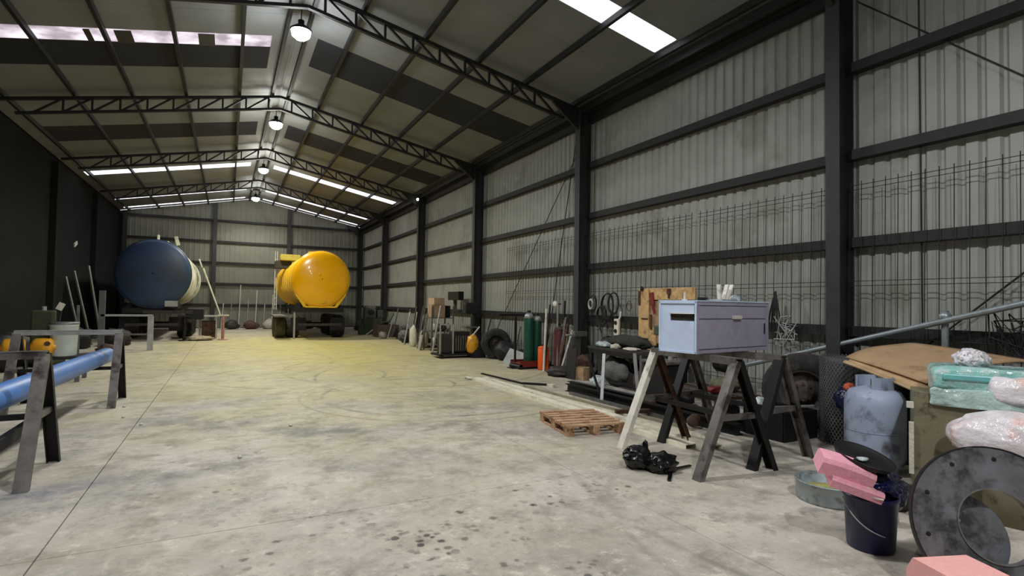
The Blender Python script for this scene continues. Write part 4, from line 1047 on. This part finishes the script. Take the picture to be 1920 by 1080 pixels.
MB().box((6.85, 15.9, 1.45), (.5, .25, .35)).build('drill_head', M_junk[3], t, bevel=.03); MB().box((6.8, 15.9, .85), (.4, .36, .05)).build('drill_table', M_junk[1], t)
t = thing('black_cabinet_panel', (7.1, 17.9, 1.7), 'black flat electrical box held on the wall above the welding machine', 'electrical box')
MB().box((7.1, 17.9, 1.86), (.2, 1.0, .3)).build('casing', M_black, t, bevel=.01)
MB().box((7.2, 18.2, 1.5), (.1, .1, .5)).build('conduit', M_junk[1], t)
t = thing('storage_rack', (6.35, 17.6, 0), 'crowded steel shelf rack left of the welding machine', 'rack')
for (x, y) in ((6.0, 17.2), (6.0, 18.0), (6.75, 17.2), (6.75, 18.0)): MB().box((x, y, .75), (.04, .04, 1.5)).build('rack_post', M_junk[1], t)
for z in (.2, .65, 1.1): MB().box((6.375, 17.6, z), (.8, .85, .025)).build('rack_shelf', M_junk[1], t)
carton((6.25, 17.5, 1.113), (.45, .5, .42), 0, 'tan cardboard box on top of the crowded rack', mat('tan_carton', (160, 132, 104), .9))
carton((6.25, 17.5, 1.54), (.4, .42, .22), R(8), 'pinkish cardboard box, topmost on the crowded rack', mat('pale_carton', (176, 150, 124), .9))
carton((6.65, 17.7, 1.113), (.25, .3, .4), 0, 'dark box on top of the crowded rack', M_junk[3], flaps=False)
for i in range(8):
    x, z = 6.1+.17*(i % 4), (.213, .663)[i // 4]
    lump('rack_bundle', (x, 17.3, z+.12), (.08, .12, .13), (M_cloth, M_junk[4], M_junk[0], M_junk[5])[(i*3) % 4], ('pale', 'light grey', 'dark', 'green-grey')[(i*3) % 4]+' bundle on the '+('bottom' if i < 4 else 'middle')+' shelf of the rack, '+('leftmost', 'second from the left', 'second from the right', 'rightmost')[i % 4], 'bundle', seed=150+i, sub=2, fz=z, group='bundles on the crowded rack')
lump('white_sack', (6.02, 19.3, .35), (.14, .2, .42), M_cloth, 'tall white sack standing left of the crowded rack', 'sack', fz=0, seed=161, amp=.15)
lump('pale_sack', (6.2, 18.6, .3), (.17, .2, .35), mat('dusty_sack', (150, 142, 112), .9, 0, .15, 8), 'dusty beige sack between the white sack and the rack', 'sack', fz=0, seed=162, amp=.2)
for i in range(9):
    x = 5.95+.09*i; y = 20.2+.25*(i % 3)
    q = MB(); q.bar((x, y, 0), (x+.35, y+.5, 1.1+.12*((i*5) % 4)), .05, .04)
    tag(q.build('leaning_bar', (M_junk[1], M_junk[4], M_junk[0], M_junk[2])[i % 4], loc=(x, y, 0)), None, 'bar', 'bars leaning left of the white sack')['label'] = ('grey', 'pale', 'oily', 'brown')[i % 4]+' steel bar left of the white sack, '+('nearest the sack', 'second from the sack', 'third from the sack', 'fourth from the sack', 'middle of the bundle', 'fourth from the far end', 'third from the far end', 'second from the far end', 'last at the far end')[8-i]
carton((6.55, 25.2, 0), (1.0, .9, .56), 0, 'low brown steel chest near the far right corner', mat('brown_chest', (84, 72, 62), .7), name='steel_chest', flaps=False, cat='chest')
t = thing('green_machine', (6.5, 27.4, 0), 'grey-green workshop machine in the far right corner', 'machine')
MB().box((6.4, 27.4, .4), (.9, .8, .8)).build('machine_base', M_junk[5], t, bevel=.03); MB().box((6.25, 27.3, 1.1), (.55, .6, .6)).build('machine_head', M_junk[1], t, bevel=.05); MB().box((6.75, 27.3, 1.0), (.3, .5, .4)).build('gear_cover', M_junk[5], t, bevel=.04)
MB().tube((6.25, 26.95, 1.1), (6.25, 26.85, 1.1), .14, seg=16).build('hand_wheel', M_junk[3], t)
t = thing('green_chute', (6.7, 25.3, .56), 'pale green tilted tray on the brown chest', 'tray')
MB().box((6.75, 25.3, .85), (.05, .6, .6), M=Matrix.Rotation(R(30), 3, 'Y')).build('tray_side', M_junk[5], t); MB().box((6.45, 25.3, .68), (.5, .6, .04)).build('tray_bottom', M_junk[5], t)
for i, (x, y, s_, k) in enumerate(((6.9, 29.5, .35, 0), (6.6, 31.0, .3, 5), (6.8, 23.4, .3, 3), (6.6, 22.3, .26, 1), (6.9, 21.5, .3, 0))):
    lump('scrap_heap', (x, y, s_*.7), (s_, s_*1.4, s_), M_junk[k], ('dark scrap heap near the far right corner', 'green-grey scrap heap farthest along the right wall', 'black scrap heap right of the brown chest', 'grey scrap heap under the leaning bars', 'oily scrap heap behind the leaning bars')[i], 'scrap', fz=0, seed=170+i, amp=.5, group='scrap heaps along the right wall')
q = MB(); q.bar((5.85, 26.3, .0), (6.4, 26.6, .35), .06, .03); tag(q.build('pale_bar', M_junk[4], loc=(5.85, 26.3, 0)), 'pale bar leaning on the base of the green machine', 'bar')
shapes = ('bar', 'crate', 'lump', 'plate', 'reel')
spots_ = [(6.9, 12.9, 'reel', 3, 'dark cable reel on the floor behind the pale leaning plate'), (7.05, 13.4, 'bar', 1, 'grey bar leaning on the wall behind the worn tyre'), (6.6, 14.9, 'crate', 3, 'black low crate before the worn tyre'), (6.9, 15.2, 'bar', 0, 'dark bar leaning between welding machine and worn tyre'),
 (5.6, 16.0, 'bar', 4, 'pale bar leaning behind the handle of the welding machine'), (5.9, 16.3, 'bar', 0, 'dark bar leaning behind the welding machine'), (6.4, 16.2, 'crate', 1, 'grey crate behind the welding machine'), (6.7, 16.6, 'lump', 0, 'oily lump at the foot of the pillar drill'),
 (5.75, 17.6, 'bar', 1, 'grey bar leaning on the left side of the crowded rack'), (5.8, 17.9, 'plate', 4, 'pale plate leaning on the left side of the crowded rack'), (5.9, 18.4, 'bar', 0, 'dark bar leaning left of the crowded rack'), (6.6, 18.7, 'crate', 2, 'brown crate left of the crowded rack'),
 (6.5, 19.4, 'plate', 1, 'grey plate leaning behind the white sack'), (6.2, 19.9, 'bar', 3, 'black bar leaning behind the white sack'), (6.7, 20.3, 'reel', 1, 'grey reel lying behind the leaning bars'), (6.3, 21.2, 'lump', 3, 'black lump at the foot of the leaning bars'),
 (6.5, 22.8, 'plate', 5, 'green-grey plate leaning right of the brown chest'), (6.2, 23.6, 'bar', 4, 'pale bar leaning right of the brown chest'), (6.6, 24.3, 'bar', 1, 'grey bar leaning beside the brown chest'), (6.1, 24.0, 'lump', 4, 'small pale lump before the brown chest'),
 (6.9, 28.6, 'bar', 1, 'grey bar leaning beyond the green machine'), (5.9, 27.0, 'crate', 5, 'green-grey crate before the green machine'), (7.0, 10.9, 'bar', 1, 'grey bar among the poles at the mid column'),
 (6.6, 9.9, 'plate', 3, 'black plate on edge beside the small cardboard box'), (6.9, 7.9, 'reel', 2, 'brown reel on the floor under the workbench'), (7.1, 8.3, 'crate', 3, 'black crate at the back under the workbench')]
for i, (x, y, sh, k, lb) in enumerate(spots_):
    q = MB(); nm = {'bar': 'leaning_bar', 'crate': 'scrap_crate', 'lump': 'scrap_lump', 'plate': 'scrap_plate', 'reel': 'cable_reel'}[sh]
    if sh == 'bar': q.bar((x, y, 0), (min(x+.3, 7.2), y+.12*(-1)**i, .8+.18*(i % 5)), .045, .035)
    elif sh == 'lump': blob(q, (x, y, .14), (.18, .2, .18), .5, 2.6, 2, 300+i, 0)
    elif sh == 'plate': q.bar((x, y, .002), (x+.1, y+.05, .5+.08*(i % 3)), .36, .012, up=(1, 0, 0))
    elif sh == 'reel':
        q.tube((x-.05, y, .2), (x+.13, y, .2), .12, seg=16); q.tube((x-.07, y, .2), (x-.05, y, .2), .2, seg=20); q.tube((x+.13, y, .2), (x+.15, y, .2), .2, seg=20)
    else:
        q.box((x, y, .02), (.42, .42, .03))
        for (dx, dy, sx, sy) in ((0, -.2, .42, .02), (0, .2, .42, .02), (-.2, 0, .02, .38), (.2, 0, .02, .38)): q.box((x+dx, y+dy, .17), (sx, sy, .28))
        for dx in (-.09, .05, .12): q.bar((x+dx, y-.1, .05), (x+dx+.05, y+.1, .46), .04, .03)
    tag(q.build(nm, M_junk[k], loc=(x, y, 0)), lb, {'bar': 'bar', 'crate': 'crate', 'lump': 'scrap', 'plate': 'plate', 'reel': 'reel'}[sh])
# back wall clutter
for i in range(12):
    x = -.3+.42*i; h_ = 1.4+1.3*((i*7) % 5)/5
    q = MB(); q.bar((x, 33.6, 0), (x+.08, 34.3, h_), .04, .04)
    tag(q.build('back_pole', M_junk[1] if i % 2 else M_junk[4], loc=(x, 33.6, 0)), ('grey', 'pale')[i % 2 == 0]+' thin pole leaning on the back wall, '+('leftmost', 'second', 'third', 'fourth', 'fifth', 'sixth', 'seventh', 'eighth', 'ninth', 'tenth', 'eleventh', 'rightmost')[i]+' in the row', 'pole', 'poles leaning on the back wall')
for i in range(6):
    lump('back_scrap', (.2+.95*i, 33.3, .22), (.4, .3, .28), M_junk[(i*2) % 6], 'low scrap heap at the foot of the back wall, '+('leftmost', 'second from the left', 'third from the left', 'third from the right', 'second from the right', 'rightmost')[i], 'scrap', fz=0, seed=190+i, amp=.5, sub=2, group='scrap heaps along the back wall')

# ------------------------------------------------------------------ tank trailers
def tank_trailer(name, cxp, cz, rx_, rz_, y0, y1, mhead, mbody, mrim, label, side, wheels, flat=False):
    t_ = thing(name, (cxp, (y0+y1)/2, 0), label, 'tank trailer')
    seg = 48; L_ = y1-y0
    def rings(prof, m_, nm, parent=t_):
        q = MB(); vs = []
        for (k, y_) in prof:
            for i in range(seg):
                a = 2*math.pi*i/seg; vs.append((cxp+math.cos(a)*rx_*k, y_, cz+math.sin(a)*rz_*k))
        n_ = len(prof)
        q.add(vs, [(j*seg+i, j*seg+(i+1) % seg, (j+1)*seg+(i+1) % seg, (j+1)*seg+i) for j in range(n_-1) for i in range(seg)], True)
        return q.build(nm, m_, parent)
    shell = rings([(.985, y0+.02), (.985, y1-.02)], mbody, 'tank_shell')
    hd = .26
    prof = [(math.sin(a), y0+.02-hd*math.cos(a)) for a in [R(v) for v in (1, 10, 20, 30, 40, 50, 60, 70, 78, 84, 90)]]
    rings(prof, mhead, 'rear_head')
    rings([(math.sin(a), y1-.02+.2*math.cos(a)) for a in [R(v) for v in (1, 30, 60, 90)]], mbody, 'front_head')
    rings([(.985, y0-.0), (1.03, y0+.01), (1.03, y0+.07), (.985, y0+.08)], mrim if flat else mhead, 'rim_band')
    k = 1
    for yy in [y0+.9*i for i in range(1, int(L_/.9)+1)]:
        rings([(.985, yy-.03), (1.012, yy-.02), (1.012, yy+.02), (.985, yy+.03)], mrim, 'tank_rib')
    # catwalk with manholes
    for yy in (y0+2.2, y0+5.2, y0+8):
        if yy < y1: q = MB(); q.lathe([(.28, 0), (.28, .16), (.3, .18), (.001, .2)], (cxp, yy, cz+rz_*.97), seg=18); q.build('manhole', mrim, t_)
    for s_ in (-1, 1):
        q = MB(); q.box((cxp+s_*.38, (y0+y1)/2, cz+rz_*.98), (.03, L_*.9, .12)); q.build('catwalk_rail', mbody, t_)
    # chassis
    zb = cz-rz_
    for s_ in (-1, 1):
        MB().box((cxp+s_*.42, (y0+y1)/2, zb-.1), (.1, L_-.2, .24)).build('chassis_beam', M_black, t_)
        MB().box((cxp+s_*.75, y0+1.0, zb+.02), (.1, 1.6, .3)).build('tank_cradle', M_black, t_)
    MB().box((cxp, y0+.12, zb-.12), (1.9, .12, .2)).build('rear_bumper', M_black, t_)
    for s_ in (-1, 1):
        MB().box((cxp+s_*.8, y0+.6, .62), (.62, .03, .55)).build('mud_flap', M_black, t_)
    q = MB(); q.box((cxp, y0-.0, .62), (1.7, .05, .1)); q.build('underrun_bar', M_junk[0], t_)
    for yy in wheels:
        for s_ in (-1, 1):
            c_ = (cxp+s_*.95, yy, .5)
            q = MB(); rad, w2 = .5, .26
            q.lathe([(rad*.56, -w2), (rad*.88, -w2), (rad, -w2*.7), (rad, w2*.7), (rad*.88, w2), (rad*.56, w2)], c_, (1, 0, 0), 28)
            wt = q.build('trailer_tyre', M_rubber, t_)
            q = MB(); q.lathe([(rad*.57, -w2*.9), (rad*.5, -w2*.3), (rad*.2, -w2*.3), (rad*.2, -w2*.9), (.001, -w2*.9)], c_, (1, 0, 0), 24); q.lathe([(rad*.57, w2*.9), (rad*.5, w2*.3), (.001, w2*.3)], c_, (1, 0, 0), 24); q.build('wheel_rim', M_junk[1], wt)
        MB().tube((cxp-.9, yy, .5), (cxp+.9, yy, .5), .07, seg=10).build('axle', M_black, t_)
    return t_
ty = tank_trailer('tank_trailer', 3.46, 2.52, 1.15, 1.17, 24.0, 33.2, M_yellow, M_yellow, M_yrim, 'bright yellow round tank trailer parked at the back, right of the blue one', 1, (25.6, 27.0, 28.4), True)
# yellow extras: lower skirt, outlet, ladder, side locker
MB().box((3.46, 24.05, 1.36), (1.25, .14, .07)).build('lower_skirt', M_yrim, ty)
for s_ in (-1, 1): MB().bar((3.46+s_*.62, 24.03, 1.37), (3.46+s_*.98, 24.03, 1.92), .12, .05, up=(0, 1, 0)).build('skirt_brace', M_yrim, ty)
q = MB(); q.lathe([(.2, -.05), (.22, 0), (.15, .03), (.001, .04)], (3.5, 23.9, 1.62), (0, -1, 0), 18, sx=1.3, sy=.6); q.build('outlet_boss', M_yrim, ty)
q = MB(); blob(q, (3.35, 23.74, 2.72), (.05, .02, .05), 0, sub=2); q.build('centre_boss', M_yrim, ty)
for x in (2.02, 2.12):
    MB().box((x, 29.3, 2.6), (.04, .04, 2.9)).build('ladder_rail', M_cloth, ty)
for k in range(8): MB().box((2.07, 29.3, 1.4+k*.32), (.12, .03, .03)).build('ladder_rung', M_cloth, ty)
MB().box((2.35, 28.9, 3.35), (.7, .9, .35)).build('platform_box', mat('dark_olive_box', (58, 54, 36), .7), ty)
MB().box((2.62, 28.5, 3.68), (.9, .7, .3)).build('hose_tray', mat('dusty_yellow', (190, 176, 72), .6), ty, bevel=.04)
MB().box((1.95, 25.6, .95), (.5, 2.9, .06)).build('mud_guard', M_junk[1], ty)
for yy in (25.6, 27.0):
    q = MB(); rad, w2 = .47, .2
    q.lathe([(rad*.56, -w2), (rad*.88, -w2), (rad, -w2*.7), (rad, w2*.7), (rad*.88, w2), (rad*.56, w2)], (2.02, yy, .47), (1, 0, 0), 28)
    wt = q.build('outer_tyre', mat('dusty_tyre', (92, 86, 62), .9, 0, .3, 6), ty)
    q = MB(); q.lathe([(rad*.57, -w2*.9), (rad*.45, -w2*.3), (.001, -w2*.3)], (2.02, yy, .47), (1, 0, 0), 24); q.build('wheel_rim', M_junk[4], wt)
MB().box((2.48, 24.4, .55), (.07, .07, 1.1)).build('flap_post', M_junk[4], ty)
tbv = tank_trailer('tank_trailer', -2.52, 2.54, 1.22, 1.28, 24.5, 33.4, M_blue, M_cream, M_cream, 'cream tank trailer with a dark blue rear head, parked beside the dark left wall', -1, (26.6, 28.0, 29.4))
MB().box((-1.9, 24.22, 1.42), (.42, .02, .22)).build('number_plate', M_ltgrey, tbv)
MB().box((-2.0, 24.3, 1.1), (1.6, .1, .12)).build('light_bar', M_junk[0], tbv)
MB().box((-1.15, 25.3, 1.02), (.6, 1.4, .42)).build('side_locker', M_black, tbv, bevel=.03)
MB().bar((-.95, 26.0, 2.9), (-.28, 26.4, .95), .05, .05).build('leaning_ladder_rail', M_cream, tbv)
MB().bar((-1.0, 26.4, 2.95), (-1.12, 26.4, 3.3), .05, .05).build('grab_rail', M_cream, tbv)
MB().box((-1.85, 25.2, 3.9), (.12, .12, .35), M=Matrix.Rotation(R(-15), 3, 'Y')).build('vent_pipe', M_cream, tbv)
MB().box((-2.55, 26.0, 4.02), (.08, .08, .3)).build('vent_pipe', M_cream, tbv)
# stands beside the blue trailer
for i, (x, y, h_, mt, lb) in enumerate(((-.15, 24.6, .98, mat('pinkish_paint', (176, 130, 116), .6, 0, .2, 9), 'pinkish steel stand on a round foot beside the blue-headed trailer'), (-1.45, 24.35, .95, M_black, 'black support leg stand under the rear of the blue-headed trailer'))):
    t = thing('pedestal_stand', (x, y, 0), lb, 'stand')
    MB().tube((x, y, .02), (x, y, h_), .055, seg=12).build('stand_post', mt, t)
    q = MB(); q.lathe([(.001, 0), (.2, 0), (.2, .02), (.06, .04)], (x, y, 0), seg=22); q.build('stand_foot', mt, t)
    MB().box((x, y, h_), (.4, .1, .06), rz=R(10)).build('stand_head', M_cloth if i == 0 else mt, t)
t = thing('small_table', (-.7, 25.6, 0), 'rusty small steel table beside the cream trailer wheels', 'table')
for (x, y) in ((-1.0, 25.3), (-.4, 25.3), (-1.0, 26.0), (-.4, 26.0)): MB().box((x, y, .45), (.05, .05, .9)).build('leg', M_junk[4], t)
MB().box((-.7, 25.65, .92), (.75, .85, .05)).build('table_top', M_junk[4], t)
carton((-.68, 25.75, 0), (.5, .5, .72), 0, 'rusty brown bin under the small steel table', M_rust, name='rusty_bin', flaps=False, cat='bin')
lump('grey_debris', (-.95, 24.6, .08), (.5, .45, .1), mat('pale_debris', (176, 166, 138), .9, 0, .2, 8), 'low pale debris on the floor beside the cream trailer', 'debris', fz=0, seed=201, amp=.4)

# ------------------------------------------------------------------ left clutter behind the trestles
t = thing('portal_frame', (-2.7, 20.1, 0), 'grey steel portal frame standing before the blue-headed trailer', 'frame')
MB().box((-2.1, 20.1, .53), (.15, .1, 1.06)).build('upright', M_ltgrey, t)
MB().box((-3.33, 20.1, .91), (.15, .1, 1.82)).build('upright', mat('mid_grey_steel', (92, 92, 92), .6, .2), t)
MB().box((-2.7, 20.1, 1.08), (1.3, .1, .06)).build('top_bar', M_ltgrey, t)
MB().box((-2.7, 20.1, .5), (1.2, .05, .05)).build('lower_bar', M_junk[1], t)
# low bench carrying drums
t = thing('low_bench', (-3.3, 13.2, 0), 'low dark bench behind the far left trestle, carrying drums', 'bench')
MB().box((-3.5, 13.3, .46), (2.2, .8, .05)).build('bench_top', M_junk[3], t)
for (x, y) in ((-2.5, 13.0), (-4.5, 13.0), (-2.5, 13.6), (-4.5, 13.6)): MB().box((x, y, .22), (.07, .07, .44)).build('leg', M_junk[1], t)
t = thing('white_drum', (-2.74, 13.1, .49), 'white plastic drum standing on the low left bench', 'drum')
q = MB(); q.lathe([(.001, 0), (.19, 0), (.2, .02), (.215, .56), (.225, .57), (.225, .61), (.21, .63), (.001, .63)], (-2.74, 13.1, .488), seg=26); q.build('drum_body', M_whiteplastic, t)
q = MB(); q.lathe([(.23, .6), (.23, .64), (.001, .65)], (-2.74, 13.1, .488), seg=26); q.build('drum_lid', M_junk[1], t)
for i, (x, lb) in enumerate(((-3.43, 'amber plastic can lying left on the low bench'), (-3.0, 'amber plastic can with dark cap lying beside the white drum'))):
    t = thing('amber_can', (x, 12.95, .49), lb, 'can', 'amber cans on the low left bench')
    q = MB(); q.lathe([(.001, -.16), (.13, -.16), (.165, -.12), (.17, 0), (.165, .12), (.13, .16), (.05, .17), (.05, .2), (.001, .2)], (x, 12.98, .67), (1 if i else -1, -.25, 0), 24); q.build('can_body', M_yel2, t)
    MB().tube((x+.08, 12.84, .74), (x+.08, 12.8, .745), .045, seg=10).build('cap', M_rust, t)
t = thing('olive_jerrycan', (-3.1, 13.4, .488), 'dark olive can standing behind the amber cans', 'can')
MB().box((-3.12, 13.4, .92), (.34, .25, .85)).build('can_body', mat('dark_olive', (56, 60, 36), .6), t, bevel=.03); MB().tube((-3.12, 13.4, 1.34), (-3.12, 13.4, 1.42), .04, seg=8).build('spout', M_junk[4], t)
MB()
t = thing('steel_bracket', (-2.8, 13.45, .488), 'pale bent bracket sticking up behind the white drum', 'bracket')
MB().bar((-2.98, 13.45, .5), (-2.86, 13.45, 1.5), .04, .04).build('arm', M_junk[3], t); MB().box((-2.88, 13.43, 1.42), (.1, .04, .14), M=Matrix.Rotation(R(25), 3, 'Y')).build('plate', M_cloth, t)
MB().bar((-2.6, 13.5, .5), (-2.62, 13.5, 1.45), .04, .04).build('arm', M_junk[1], t)
for i, (x, y, s_, k) in enumerate(((-4.3, 13.3, .28, 3), (-4.4, 15.5, .5, 3), (-4.2, 17.8, .45, 0), (-3.7, 16.2, .3, 5), (-4.3, 21.5, .4, 3), (-3.3, 22.5, .35, 0), (-2.9, 18.4, .2, 2))):
    lump('dark_heap', (x, y, s_*.7), (s_*1.2, s_*1.2, s_), M_junk[k], ('black bundle heap at the left end behind the low bench', 'large black heap along the left wall behind the low bench', 'oily heap along the left wall, midway', 'green-grey heap in front of the left wall heaps', 'black heap along the left wall beside the portal frame', 'oily heap between portal frame and blue-headed trailer', 'small brown heap before the portal frame')[i], 'scrap', fz=0 if i else .488, seed=210+i, amp=.4, group='dark heaps along the left wall')
# leaning dark bars against the trailer's left
for i, (x, y, dx) in enumerate(((-4.3, 22.8, -.55), (-4.05, 22.9, -.6), (-3.8, 23.1, -.5))):
    q = MB(); q.bar((x, y, 0), (x+dx, y+.3, 2.3+.2*i), .06, .05)
    tag(q.build('leaning_bar', M_junk[1], loc=(x, y, 0)), ('leftmost', 'middle', 'rightmost')[i]+' of three grey bars leaning on the left wall by the blue-headed trailer', 'bar', 'bars leaning on the left wall')

for o in bpy.data.objects:
    if '_o' in o: del o['_o']
